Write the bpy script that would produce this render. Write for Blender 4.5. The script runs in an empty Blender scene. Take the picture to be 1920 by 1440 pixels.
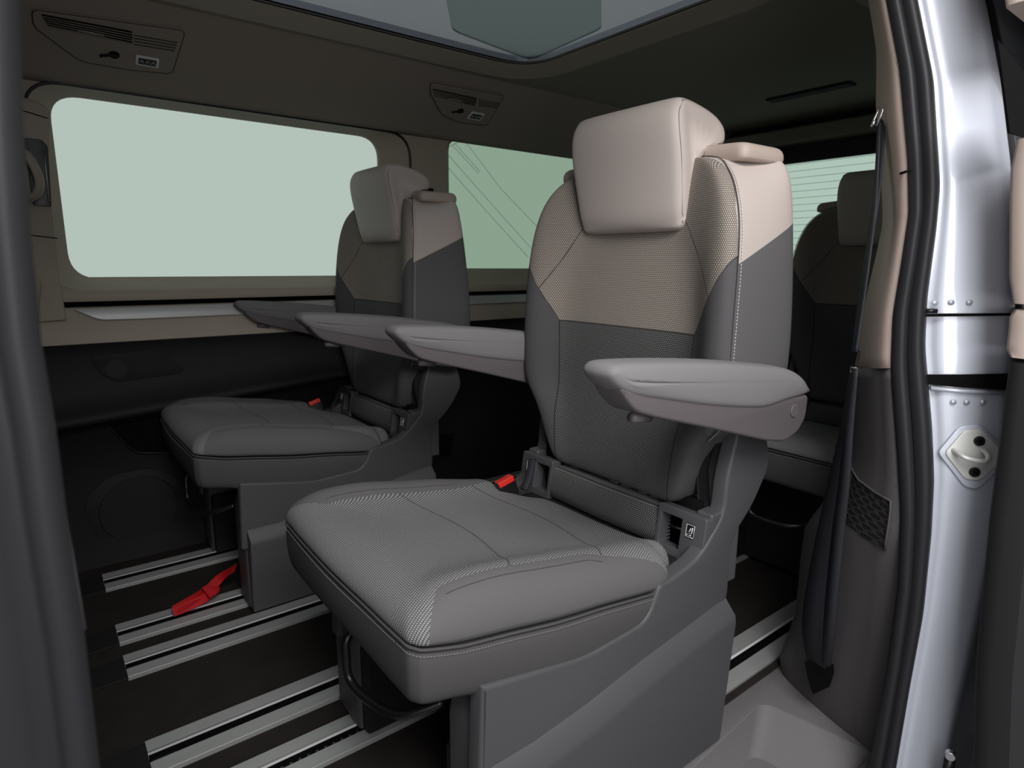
import bpy, bmesh, math, random
import numpy as np
from mathutils import Vector, Matrix

# ------------------------------------------------------------------ camera, world, exposure
S = bpy.context.scene
COL = S.collection
CX, CY = 960.0, 720.0
VX = (2500.0, 505.0); VY = (40.0, 487.0)          # vanishing points of the vehicle's length and width
F = math.sqrt(-((VX[0]-CX)*(VY[0]-CX)+(VX[1]-CY)*(VY[1]-CY)))
ax = Vector((VX[0]-CX, VX[1]-CY, F)).normalized()
ay = Vector((VY[0]-CX, VY[1]-CY, F)); ay = (ay-ax*ax.dot(ay)).normalized()
az = ax.cross(ay)
CAM = Vector((0, 0, 1))
right = Vector((ax[0], ay[0], az[0])); down = Vector((ax[1], ay[1], az[1])); fwd = Vector((ax[2], ay[2], az[2]))
cd = bpy.data.cameras.new('camera'); cam = bpy.data.objects.new('camera', cd); COL.objects.link(cam)
cam.matrix_world = Matrix(((right.x, -down.x, -fwd.x, 0), (right.y, -down.y, -fwd.y, 0), (right.z, -down.z, -fwd.z, 1), (0, 0, 0, 1)))
cd.sensor_width = 36; cd.sensor_fit = 'HORIZONTAL'; cd.lens = F/1920*36
cd.clip_start = 0.02
cd.dof.use_dof = True; cd.dof.focus_distance = 1.35; cd.dof.aperture_fstop = 6.3
S.camera = cam
S.view_settings.view_transform = 'Standard'; S.view_settings.look = 'None'
S.view_settings.gamma = 1; S.view_settings.use_curve_mapping = False
S.view_settings.exposure = 0.0

W = bpy.data.worlds.new('studio'); S.world = W; W.use_nodes = True
wn = W.node_tree; wn.nodes.clear()
wo = wn.nodes.new('ShaderNodeOutputWorld'); wb = wn.nodes.new('ShaderNodeBackground')
wt = wn.nodes.new('ShaderNodeTexCoord'); ws = wn.nodes.new('ShaderNodeSeparateXYZ'); wr = wn.nodes.new('ShaderNodeValToRGB')
wn.links.new(wt.outputs['Generated'], ws.inputs[0])
wm = wn.nodes.new('ShaderNodeMath'); wm.operation = 'MULTIPLY_ADD'; wm.inputs[1].default_value = .5; wm.inputs[2].default_value = .5
wn.links.new(ws.outputs['Z'], wm.inputs[0]); wn.links.new(wm.outputs[0], wr.inputs[0])
wr.color_ramp.elements[0].position = .30; wr.color_ramp.elements[0].color = (.30, .31, .33, 1)
wr.color_ramp.elements[1].position = .47; wr.color_ramp.elements[1].color = (.97, .97, 1, 1)
wy = wn.nodes.new('ShaderNodeMath'); wy.operation = 'MULTIPLY_ADD'; wy.use_clamp = True; wy.inputs[1].default_value = 1.3; wy.inputs[2].default_value = 1.08
wz = wn.nodes.new('ShaderNodeMath'); wz.operation = 'MULTIPLY_ADD'; wz.inputs[1].default_value = 2.2; wz.inputs[2].default_value = -.55
wz2 = wn.nodes.new('ShaderNodeMath'); wz2.operation = 'MAXIMUM'; wz2.inputs[1].default_value = 0
wz3 = wn.nodes.new('ShaderNodeMath'); wz3.operation = 'ADD'
wn.links.new(ws.outputs['Z'], wz.inputs[0]); wn.links.new(wz.outputs[0], wz2.inputs[0]); wn.links.new(wz2.outputs[0], wz3.inputs[0]); wn.links.new(ws.outputs['Y'], wz3.inputs[1])
wn.links.new(wz3.outputs[0], wy.inputs[0])            # backdrop dimmed on the camera side to keep the cabin's depth dark
wv = wn.nodes.new('ShaderNodeVectorMath'); wv.operation = 'SCALE'
wn.links.new(wr.outputs[0], wv.inputs[0]); wn.links.new(wy.outputs[0], wv.inputs['Scale'])
wn.links.new(wv.outputs[0], wb.inputs[0]); wb.inputs[1].default_value = 0.92
wn.links.new(wb.outputs[0], wo.inputs[0])

# the studio softbox that hangs outside beside the open sliding door
ld = bpy.data.lights.new('softbox', 'AREA'); ld.shape = 'RECTANGLE'; ld.size = 1.0; ld.size_y = .8; ld.energy = 37
ld.color = (1, .985, .98)
lo = bpy.data.objects.new('softbox', ld); COL.objects.link(lo)
lo.location = (0.08, -.60, 2.15)
lo.rotation_euler = (Vector((0.95, 0.9, 0.8))-Vector(lo.location)).to_track_quat('-Z', 'Y').to_euler()

ld2 = bpy.data.lights.new('side_fill', 'AREA'); ld2.shape = 'RECTANGLE'; ld2.size = .5; ld2.size_y = .8; ld2.energy = 8.5  # added unseen fill lamp, brightens the jamb, sill and seat flank
lo2 = bpy.data.objects.new('side_fill', ld2); COL.objects.link(lo2); lo2.location = (0.05, -.55, 1.15)
lo2.rotation_euler = (Vector((1.25, .45, .75))-Vector(lo2.location)).to_track_quat('-Z', 'Y').to_euler()

# ------------------------------------------------------------------ geometry helpers
def ray(px, py):
    a, b = px-CX, py-CY
    return right*a + down*b + fwd*F
def onx(px, py, v): d = ray(px, py); return CAM + d*(v/d.x)
def ony(px, py, v): d = ray(px, py); return CAM + d*(v/d.y)
def onz(px, py, v): d = ray(px, py); return CAM + d*((v-1)/d.z)
def onp(px, py, p0, n):
    d = ray(px, py); n = Vector(n); return CAM + d*((Vector(p0)-CAM).dot(n)/d.dot(n))

def empty(name, loc, label=None, cat=None, group=None, kind=None):
    o = bpy.data.objects.new(name, None); COL.objects.link(o); o.location = loc; o.empty_display_size = .1
    tag(o, label, cat, group, kind); return o
def tag(o, label=None, cat=None, group=None, kind=None):
    if label: o['label'] = label
    if cat: o['category'] = cat
    if group: o['group'] = group
    if kind: o['kind'] = kind
    return o
def wloc(o):
    v = Vector((0, 0, 0))
    while o: v = v + Vector(o.location); o = o.parent
    return v
def mk(name, verts, faces, mat, parent=None, smooth=True, sub=0, bev=0, solid=0, sharp=None):
    """one mesh object; verts in world space"""
    vs = [Vector(v) for v in verts]
    if parent: off = wloc(parent)
    else:
        lo_ = Vector([min(v[i] for v in vs) for i in range(3)]); hi_ = Vector([max(v[i] for v in vs) for i in range(3)])
        off = Vector(((lo_.x+hi_.x)/2, (lo_.y+hi_.y)/2, lo_.z))
    me = bpy.data.meshes.new(name); me.from_pydata([tuple(v-off) for v in vs], [], faces)
    bm = bmesh.new(); bm.from_mesh(me); bmesh.ops.remove_doubles(bm, verts=bm.verts, dist=1e-6)
    bmesh.ops.recalc_face_normals(bm, faces=bm.faces); bm.to_mesh(me); bm.free()
    o = bpy.data.objects.new(name, me); COL.objects.link(o)
    if parent: o.parent = parent
    else: o.location = off
    if isinstance(mat, (list, tuple)):
        for m in mat: me.materials.append(m)
    else: me.materials.append(mat)
    if smooth:
        me.shade_smooth()
    if solid:
        m = o.modifiers.new('solid', 'SOLIDIFY'); m.thickness = solid; m.offset = -1
    if bev:
        m = o.modifiers.new('bevel', 'BEVEL'); m.width = bev; m.segments = 3; m.limit_method = 'ANGLE'; m.angle_limit = math.radians(35)
        m.harden_normals = True
    if sub:
        m = o.modifiers.new('sub', 'SUBSURF'); m.levels = sub; m.render_levels = sub
    elif smooth and not bev and sharp:
        me.set_sharp_from_angle(angle=math.radians(sharp))
    return o
class MB:
    def __init__(s): s.v = []; s.f = []
    def add(s, v, f):
        n = len(s.v); s.v += [Vector(q) for q in v]; s.f += [tuple(i+n for i in q) for q in f]; return s
    def box(s, a, b, rot=None, piv=None):
        x0, y0, z0 = a; x1, y1, z1 = b
        v = [Vector((x, y, z)) for x in (x0, x1) for y in (y0, y1) for z in (z0, z1)]
        if rot is not None:
            c = Vector(piv) if piv is not None else Vector(((x0+x1)/2, (y0+y1)/2, (z0+z1)/2))
            v = [c+rot@(q-c) for q in v]
        return s.add(v, [(0, 1, 3, 2), (4, 6, 7, 5), (0, 4, 5, 1), (2, 3, 7, 6), (0, 2, 6, 4), (1, 5, 7, 3)])
    def rings(s, R, close=True, cap=True):
        n = len(R[0]); v = [p for r in R for p in r]; f = []
        for i in range(len(R)-1):
            for j in range(n if close else n-1):
                k = (j+1) % n; f.append((i*n+j, i*n+k, (i+1)*n+k, (i+1)*n+j))
        if cap and close:
            f.append(tuple(range(n))[::-1]); f.append(tuple((len(R)-1)*n+j for j in range(n)))
        return s.add(v, f)
    def tube(s, pts, r, n=8, cap=True, flat=1.0, closed=False):
        pts = [Vector(p) for p in pts]; R = []; up = None
        for i, p in enumerate(pts):
            if closed: t = (pts[(i+1) % len(pts)]-pts[i-1]).normalized()
            else: t = (pts[min(i+1, len(pts)-1)]-pts[max(i-1, 0)]).normalized()
            if up is None:
                up = Vector((0, 0, 1)) if abs(t.z) < .9 else Vector((1, 0, 0))
            a = t.cross(up).normalized(); b = a.cross(t).normalized(); up = b
            rr = r[i] if isinstance(r, (list, tuple)) else r
            R.append([p+a*math.cos(2*math.pi*k/n)*rr+b*math.sin(2*math.pi*k/n)*rr*flat for k in range(n)])
        if closed: R.append(R[0])
        return s.rings(R, True, cap and not closed)
    def cyl(s, c, axis, r, h, n=24, r2=None):
        c = Vector(c); t = Vector(axis).normalized(); up = Vector((0, 0, 1)) if abs(t.z) < .9 else Vector((1, 0, 0))
        a = t.cross(up).normalized(); b = a.cross(t)
        R = [[c+t*d+a*math.cos(2*math.pi*k/n)*q+b*math.sin(2*math.pi*k/n)*q for k in range(n)] for d, q in ((0, r), (h, r if r2 is None else r2))]
        return s.rings(R)
    def build(s, name, mat, parent=None, **k): return mk(name, s.v, s.f, mat, parent, **k)

def catmull(pts, n=6, closed=False):
    P = [Vector(p) for p in pts]; out = []; L = len(P)
    rng = range(L) if closed else range(L-1)
    for i in rng:
        if closed: a, b, c, d = P[i-1], P[i], P[(i+1) % L], P[(i+2) % L]
        else: a, b, c, d = P[max(i-1, 0)], P[i], P[i+1], P[min(i+2, L-1)]
        for k in range(n):
            t = k/n
            out.append(.5*((2*b)+(c-a)*t+(2*a-5*b+4*c-d)*t*t+(3*b-a-3*c+d)*t**3))
    if not closed: out.append(P[-1])
    return out
def rpoly(pts, r, n=5):
    """round the corners of a closed 2d polygon; r number or list"""
    out = []; L = len(pts)
    for i in range(L):
        p = Vector(pts[i]).to_2d(); a = Vector(pts[i-1]).to_2d(); b = Vector(pts[(i+1) % L]).to_2d()
        rr = r[i] if isinstance(r, (list, tuple)) else r
        da, db = (a-p), (b-p)
        d = min(rr, da.length*.49, db.length*.49)
        if d < 1e-5: out.append(p); continue
        A = p+da.normalized()*d; B = p+db.normalized()*d
        for k in range(n+1):
            t = k/n; out.append(A*(1-t)**2+p*2*t*(1-t)+B*t*t)
    return out
def plate(name, outer, depth, mat, parent=None, holes=(), frame=None, bev=0.0, seg=3, extra=None, **kw):
    """flat shape with holes, extruded by depth. frame=(origin,u,v): 2d->3d; extrusion towards u x v (positive depth) ; bevelled rim"""
    o0, u, v = [Vector(q) for q in frame]; w = u.cross(v).normalized()
    cu = bpy.data.curves.new('tmp', 'CURVE'); cu.dimensions = '2D'; cu.fill_mode = 'BOTH'
    cu.extrude = max(depth/2-bev, 1e-5); cu.bevel_depth = bev; cu.bevel_resolution = seg; cu.offset = -bev
    for loop in [outer]+list(holes):
        sp = cu.splines.new('POLY'); sp.points.add(len(loop)-1); sp.use_cyclic_u = True
        for k, p in enumerate(loop): sp.points[k].co = (p[0], p[1], 0, 1)
    co = bpy.data.objects.new('tmp', cu); COL.objects.link(co)
    bpy.context.view_layer.update()
    me = bpy.data.meshes.new_from_object(co.evaluated_get(bpy.context.evaluated_depsgraph_get()))
    V = [o0+u*q.co.x+v*q.co.y+w*(q.co.z+depth/2) for q in me.vertices]; Fc = [tuple(p.vertices) for p in me.polygons]
    bpy.data.objects.remove(co); bpy.data.curves.remove(cu); bpy.data.meshes.remove(me)
    if extra is not None: extra.add(V, Fc); return extra
    kw.setdefault('sharp', 40)
    return mk(name, V, Fc, mat, parent, **kw)
XZ = lambda y: ((0, y, 0), (1, 0, 0), (0, 0, 1))     # u=x v=z, extrudes to -y
YZ = lambda x: ((x, 0, 0), (0, 1, 0), (0, 0, 1))     # extrudes +x
XY = lambda z: ((0, 0, z), (1, 0, 0), (0, 1, 0))     # extrudes +z
def rrect(x0, y0, x1, y1, r, n=6): return rpoly([(x0, y0), (x1, y0), (x1, y1), (x0, y1)], r, n)

# ------------------------------------------------------------------ materials
def newmat(name):
    m = bpy.data.materials.new(name); m.use_nodes = True; nt = m.node_tree; nt.nodes.clear()
    out = nt.nodes.new('ShaderNodeOutputMaterial'); b = nt.nodes.new('ShaderNodeBsdfPrincipled')
    nt.links.new(b.outputs[0], out.inputs[0]); return m, nt, b, out
class NT:
    def __init__(s, nt): s.nt = nt
    def m(s, op, a, b=None, c=None, clamp=False):
        n = s.nt.nodes.new('ShaderNodeMath'); n.operation = op; n.use_clamp = clamp
        for i, q in enumerate((a, b, c)):
            if q is None: continue
            if isinstance(q, (int, float)): n.inputs[i].default_value = q
            else: s.nt.links.new(q, n.inputs[i])
        return n.outputs[0]
    def mix(s, f, a, b):
        n = s.nt.nodes.new('ShaderNodeMix'); n.data_type = 'RGBA'
        for k, q in ((0, f), (6, a), (7, b)):
            if isinstance(q, (int, float)): n.inputs[k].default_value = q
            elif isinstance(q, tuple): n.inputs[k].default_value = (*q, 1)
            else: s.nt.links.new(q, n.inputs[k])
        return n.outputs[2]
    def xyz(s):
        t = s.nt.nodes.new('ShaderNodeTexCoord'); q = s.nt.nodes.new('ShaderNodeSeparateXYZ')
        s.nt.links.new(t.outputs['Object'], q.inputs[0]); return t.outputs['Object'], q.outputs[0], q.outputs[1], q.outputs[2]
    def noise(s, vec, scale, detail=2):
        n = s.nt.nodes.new('ShaderNodeTexNoise'); n.inputs['Scale'].default_value = scale; n.inputs['Detail'].default_value = detail
        s.nt.links.new(vec, n.inputs['Vector']); return n.outputs[0]
    def bump(s, h, bs, strength=.2, dist=.001):
        n = s.nt.nodes.new('ShaderNodeBump'); n.inputs['Strength'].default_value = strength; n.inputs['Distance'].default_value = dist
        s.nt.links.new(h, n.inputs['Height']); s.nt.links.new(n.outputs[0], bs.inputs['Normal'])
def solid(name, col, rough=.6, metal=0, spec=.5, grain=0, gscale=900, var=0, coat=0, sheen=0):
    m, nt, b, out = newmat(name); t = NT(nt)
    b.inputs['Base Color'].default_value = (*col, 1); b.inputs['Roughness'].default_value = rough
    b.inputs['Metallic'].default_value = metal; b.inputs['Specular IOR Level'].default_value = spec
    if coat: b.inputs['Coat Weight'].default_value = coat; b.inputs['Coat Roughness'].default_value = .04
    if sheen: b.inputs['Sheen Weight'].default_value = sheen; b.inputs['Sheen Roughness'].default_value = .5
    if grain or var:
        v, x, y, z = t.xyz()
        if grain: t.bump(t.noise(v, gscale, 2), b, grain, .0006)
        if var:
            n = t.noise(v, 14, 4); f = t.m('MULTIPLY_ADD', n, 2*var, 1-var)
            c = nt.nodes.new('ShaderNodeVectorMath'); c.operation = 'SCALE'; c.inputs[0].default_value = col
            nt.links.new(f, c.inputs['Scale']); nt.links.new(c.outputs[0], b.inputs['Base Color'])
    return m
def dots(t, u, w, pu=.0048, pw=.0039, r=.26):
    row = t.m('FLOOR', t.m('DIVIDE', w, pw)); par = t.m('MULTIPLY', t.m('FLOORED_MODULO', row, 2), .5)
    fx = t.m('SUBTRACT', t.m('FRACT', t.m('ADD', t.m('DIVIDE', u, pu), par)), .5)
    fy = t.m('MULTIPLY', t.m('SUBTRACT', t.m('FRACT', t.m('DIVIDE', w, pw)), .5), .72)
    d = t.m('SQRT', t.m('ADD', t.m('MULTIPLY', fx, fx), t.m('MULTIPLY', fy, fy)))
    return t.m('MULTIPLY_ADD', d, -9, r*9+.5, clamp=True)
CH = (.088, .085, .088); CHD = (.27, .27, .26); CHB = (.028, .027, .029)
BG = (.52, .455, .42); BGW = (.150, .126, .112); BGD = (.52, .465, .40)
def line(t, d, wd): # 1 inside |d|<wd
    return t.m('MULTIPLY_ADD', t.m('ABSOLUTE', d), -1/(wd*.6), wd/(wd*.6)+.3, clamp=True)
def step(t, a, soft=.0006): return t.m('MULTIPLY_ADD', a, 1/soft, .5, clamp=True)

def mat_backrest():
    # object space: x from seat origin (.85), y from the seat's centre line, z up
    m, nt, b, out = newmat('backrest_fabric'); t = NT(nt); v, x, y, z = t.xyz()
    ya = t.m('ABSOLUTE', y)
    diag = t.m('SUBTRACT', z, t.m('MULTIPLY_ADD', t.m('SUBTRACT', ya, .197), 1.65, .864))   # >0 above the diagonal
    up = t.m('MINIMUM', t.m('SUBTRACT', z, .864), diag)
    beige = step(t, up)
    cen = step(t, t.m('SUBTRACT', t.m('MULTIPLY_ADD', z, .075, .132), ya))
    sg = t.m('SIGN', y); kk = t.m('MULTIPLY_ADD', ya, 30, -6.6, clamp=True)
    d = dots(t, t.m('ADD', y, t.m('MULTIPLY', t.m('MULTIPLY', t.m('SUBTRACT', x, .14), kk), sg)), z)
    gn = nt.nodes.new('ShaderNodeNewGeometry')
    c_up = t.mix(d, BGW, BGD); c_lo = t.mix(t.m('MULTIPLY', d, cen), t.mix(cen, CH, CHB), CHD)
    front = t.mix(beige, c_lo, c_up)
    # flank: plain smooth cover, split by a rising line
    sp = step(t, t.m('SUBTRACT', z, t.m('MULTIPLY_ADD', t.m('SUBTRACT', x, .205), .44, 1.020)))
    flank = t.mix(sp, (.118, .115, .118), BG)
    # border front/flank by the piping seam: follows the seam curve x = xs(z)
    isf = t.m('MAXIMUM', step(t, t.m('SUBTRACT', t.m('ADD', t.m('MULTIPLY_ADD', z, .08, .081), t.m('MULTIPLY', t.m('MAXIMUM', t.m('SUBTRACT', z, 1.1), 0), .25)), x)), t.m('MULTIPLY', t.m('GREATER_THAN', t.m('SUBTRACT', .262, t.m('MULTIPLY', t.m('MAXIMUM', t.m('SUBTRACT', z, 1.05), 0), .6)), ya), t.m('LESS_THAN', x, .262)))
    topf = step(t, t.m('SUBTRACT', z, t.m('SUBTRACT', 1.213, t.m('MULTIPLY', t.m('MAXIMUM', t.m('SUBTRACT', ya, .14), 0), t.m('MULTIPLY', t.m('MAXIMUM', t.m('SUBTRACT', ya, .14), 0), 3.5)))))
    isf = t.m('MULTIPLY', isf, t.m('SUBTRACT', 1, topf))
    c = t.mix(isf, flank, front)
    # seams on the front
    s1 = line(t, t.m('SUBTRACT', z, .864), .0016)
    s1 = t.m('MULTIPLY', s1, t.m('LESS_THAN', ya, .198))
    s2 = t.m('MULTIPLY', line(t, diag, .002), t.m('GREATER_THAN', ya, .195))
    s3 = line(t, t.m('SUBTRACT', t.m('MULTIPLY_ADD', z, .075, .132), ya), .0016); s3 = t.m('MULTIPLY', s3, t.m('LESS_THAN', z, .865))
    sd = t.m('SUBTRACT', z, t.m('MULTIPLY_ADD', t.m('SUBTRACT', ya, .150), -1.45, 1.075))
    s4 = t.m('MULTIPLY', line(t, sd, .0022), t.m('MULTIPLY', t.m('GREATER_THAN', diag, 0), t.m('LESS_THAN', z, 1.09)))
    s = t.m('MAXIMUM', t.m('MAXIMUM', s1, s2), t.m('MAXIMUM', s3, s4)); s = t.m('MULTIPLY', s, isf)
    c = t.mix(t.m('MULTIPLY', s, .75), c, (.02, .02, .02))
    nt.links.new(c, b.inputs['Base Color']); b.inputs['Roughness'].default_value = .85
    b.inputs['Specular IOR Level'].default_value = .25
    h = t.m('SUBTRACT', t.m('MULTIPLY', t.m('MULTIPLY', t.m('MULTIPLY', d, isf), t.m('MAXIMUM', beige, cen)), .4), t.m('MULTIPLY', s, 3)); t.bump(t.m('ADD', h, t.m('MULTIPLY', t.noise(v, 1200), .5)), b, .5, .0008)
    return m
def mat_cushion():
    m, nt, b, out = newmat('cushion_fabric'); t = NT(nt); v, x, y, z = t.xyz()
    ya = t.m('ABSOLUTE', t.m('ADD', y, .025))
    w = t.m('ADD', x, t.m('MULTIPLY', t.m('SUBTRACT', z, .49), t.m('MULTIPLY_ADD', t.m('GREATER_THAN', x, 0), -2, 1)))
    sg = t.m('SIGN', y); kk = t.m('MULTIPLY_ADD', t.m('ABSOLUTE', y), 20, -3.2, clamp=True)
    u = t.m('SUBTRACT', y, t.m('MULTIPLY', t.m('MULTIPLY', t.m('SUBTRACT', z, t.m('MULTIPLY_ADD', x, -.085, .497)), kk), sg))
    d = dots(t, u, w, .0049, .0040)
    lim = t.m('MULTIPLY_ADD', t.m('MAXIMUM', t.m('SUBTRACT', -.435, x), 0), 1.1, .208)
    lim = t.m('ADD', lim, t.m('MULTIPLY', t.m('MAXIMUM', t.m('ADD', x, .15), 0), .22))
    cen = step(t, t.m('SUBTRACT', lim, ya))
    c = t.mix(t.m('MULTIPLY', d, cen), t.mix(cen, (.125, .121, .123), (.085, .083, .085)), (.42, .42, .42))
    q = t.m('MULTIPLY', t.m('MULTIPLY', y, y), 1.3)
    s1 = line(t, t.m('ADD', t.m('ADD', x, .235), q), .0018); s2 = line(t, t.m('ADD', t.m('ADD', x, .035), q), .0018)
    s = t.m('MULTIPLY', t.m('MAXIMUM', s1, s2), cen)
    s3 = t.m('MULTIPLY', line(t, t.m('SUBTRACT', t.m('SUBTRACT', lim, ya), -.016), .0009), t.m('MULTIPLY', t.m('GREATER_THAN', x, -.43), t.m('LESS_THAN', x, -.12)))
    s = t.m('MAXIMUM', s, s3)
    c = t.mix(t.m('MULTIPLY', s, .6), c, (.02, .02, .02))
    nt.links.new(c, b.inputs['Base Color']); b.inputs['Roughness'].default_value = .88; b.inputs['Specular IOR Level'].default_value = .25
    h = t.m('SUBTRACT', t.m('MULTIPLY', t.m('MULTIPLY', d, cen), .4), t.m('MULTIPLY', s, 3)); t.bump(t.m('ADD', h, t.m('MULTIPLY', t.noise(v, 1200), .5)), b, .5, .0008)
    return m
def mat_lumbar():
    m, nt, b, out = newmat('lumbar_fabric'); t = NT(nt); v, x, y, z = t.xyz()
    d = dots(t, y, z); c = t.mix(d, CHB, CHD); nt.links.new(c, b.inputs['Base Color']); b.inputs['Roughness'].default_value = .88
    b.inputs['Specular IOR Level'].default_value = .25
    return m
def mat_glass(name, tint, refl=.06):
    m = bpy.data.materials.new(name); m.use_nodes = True; nt = m.node_tree; nt.nodes.clear()
    out = nt.nodes.new('ShaderNodeOutputMaterial'); mx = nt.nodes.new('ShaderNodeMixShader')
    tr = nt.nodes.new('ShaderNodeBsdfTransparent'); gl = nt.nodes.new('ShaderNodeBsdfGlossy'); gl.inputs['Roughness'].default_value = .02
    fr = nt.nodes.new('ShaderNodeLayerWeight'); fr.inputs['Blend'].default_value = refl
    tr.inputs[0].default_value = (*tint, 1)
    nt.links.new(fr.outputs['Fresnel'], mx.inputs[0]); nt.links.new(tr.outputs[0], mx.inputs[1]); nt.links.new(gl.outputs[0], mx.inputs[2])
    nt.links.new(mx.outputs[0], out.inputs[0]); return m
def mat_mesh(name, base, hole, pitch=.008, ax='xz'):
    m, nt, b, out = newmat(name); t = NT(nt); v, x, y, z = t.xyz()
    u, w = (x, z) if ax == 'xz' else (y, z)
    d = dots(t, u, w, pitch, pitch*.6, .34); c = t.mix(d, base, hole)
    nt.links.new(c, b.inputs['Base Color']); b.inputs['Roughness'].default_value = .6
    t.bump(t.m('MULTIPLY', d, -1), b, .8, .002); return m
def mat_paint(name, col):
    m, nt, b, out = newmat(name); t = NT(nt); v, x, y, z = t.xyz()
    n = t.noise(v, 2500, 1); c = t.mix(n, tuple(q*.85 for q in col), tuple(q*1.15 for q in col)); nt.links.new(c, b.inputs['Base Color'])
    b.inputs['Metallic'].default_value = .30; b.inputs['Roughness'].default_value = .42
    b.inputs['Coat Weight'].default_value = 1; b.inputs['Coat Roughness'].default_value = .06; return m
def mat_alu():
    m, nt, b, out = newmat('brushed_aluminium'); t = NT(nt); v, x, y, z = t.xyz()
    mp = nt.nodes.new('ShaderNodeMapping'); mp.inputs['Scale'].default_value = (4, 700, 700); nt.links.new(v, mp.inputs[0])
    n = t.noise(mp.outputs[0], 1, 3); c = t.mix(n, (.40, .41, .40), (.56, .57, .56)); nt.links.new(c, b.inputs['Base Color'])
    b.inputs['Metallic'].default_value = .35; b.inputs['Roughness'].default_value = .45; return m
M = dict(
    back=mat_backrest(), cush=mat_cushion(), lumb=mat_lumbar(),
    skirt=solid('skirt_fabric', (.080, .077, .078), .9, spec=.2, grain=.4, gscale=1500),
    armfab=solid('armrest_fabric', (.21, .202, .204), .85, spec=.25, grain=.4, gscale=1300),
    armpl=solid('armrest_plastic', (.125, .110, .114), .5, grain=.15),
    beige=solid('beige_leatherette', BG, .55, spec=.4, grain=.12, gscale=700),
    beigepl=solid('beige_plastic', (.47, .385, .335), .55, spec=.4, grain=.2, gscale=900),
    beigeliner=solid('beige_headliner', (.31, .272, .235), .95, spec=.1, grain=.4, gscale=900),
    beigetrim=solid('beige_trim', (.42, .365, .30), .65, spec=.3, grain=.2, gscale=900),
    plast=solid('grey_seat_plastic', (.078, .077, .082), .5, spec=.4, grain=.25, gscale=1100),
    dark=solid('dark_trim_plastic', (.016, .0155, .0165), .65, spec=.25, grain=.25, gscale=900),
    pill=solid('pillar_plastic', (.085, .078, .082), .6, spec=.35, grain=.25, gscale=900),
    sill=solid('sill_plastic', (.17, .162, .166), .65, spec=.3, grain=.8, gscale=500),
    black=solid('black_plastic', (.008, .008, .009), .35),
    void=solid('dark_gap', (.004, .004, .004), .9, spec=.1),
    rubber=solid('rubber_seal', (.020, .020, .022), .5, spec=.3, grain=.15, gscale=600),
    carpet=solid('dark_carpet', (.030, .026, .024), 1, spec=.05, grain=1, gscale=700, var=.25),
    alu=mat_alu(), seam=solid('seam_thread', (.20, .17, .15), .8), lip=solid('polished_lip', (.90, .90, .89), .35, metal=.2), steel=solid('bare_steel', (.55, .55, .56), .3, metal=1),
    zinc=solid('cast_zinc', (.66, .66, .63), .42, metal=.25, grain=.1),
    red=solid('red_webbing', (.50, .006, .010), .6, grain=.3), redbtn=solid('red_button', (.75, .03, .02), .35),
    web=solid('belt_webbing', (.020, .021, .027), .6, spec=.4, grain=.5, gscale=1500),
    thread=solid('white_thread', (.62, .60, .57), .7), greythread=solid('grey_thread', (.26, .25, .25), .7),
    white=solid('white_print', (.75, .75, .75), .5),
    paint=mat_paint('grey_blue_paint', (.60, .63, .71)),
    gside=mat_glass('tinted_side_glass', (.715, .78, .73)),
    gquart=mat_glass('tinted_quarter_glass', (.53, .63, .54)),
    grear=mat_glass('tinted_rear_glass', (.68, .78, .715)),
    groofrefl=mat_glass('roof_glass_reflection', (.29, .33, .32), .04),
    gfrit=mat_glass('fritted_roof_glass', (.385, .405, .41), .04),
    gdoor=mat_glass('privacy_glass', (.16, .18, .17), .8),
    grille=mat_mesh('speaker_mesh', (.030, .030, .031), (.004, .004, .004), .010),
    pmesh=mat_mesh('pillar_pattern', (.03, .03, .032), (.012, .012, .013), .016),
)

# ------------------------------------------------------------------ passenger seat (built at the door-side position, world x .85, y .94)
SX, SY = .85, .94
def interp(x, tab):
    if x <= tab[0][0]: return tab[0][1]
    for (a, b), (c, d) in zip(tab, tab[1:]):
        if x <= c:
            t = (x-a)/(c-a); t = t*t*(3-2*t)*.4+t*.6; return b+(d-b)*t
    return tab[-1][1]
def V3(x, v, z): return Vector((x, SY+v, z))
def dashes(path, gap=.0052, ln=.0034, r=.0006):
    """broken stitch line along a polyline"""
    mb = MB(); pts = [Vector(p) for p in path]; acc = 0; L = [0]
    for a, b in zip(pts, pts[1:]): L.append(L[-1]+(b-a).length)
    def at(s):
        for i in range(len(L)-1):
            if s <= L[i+1]: return pts[i].lerp(pts[i+1], (s-L[i])/max(L[i+1]-L[i], 1e-9))
        return pts[-1]
    s = 0
    while s+ln < L[-1]:
        mb.tube([at(s), at(s+ln)], r, 4); s += gap
    return mb

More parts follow.
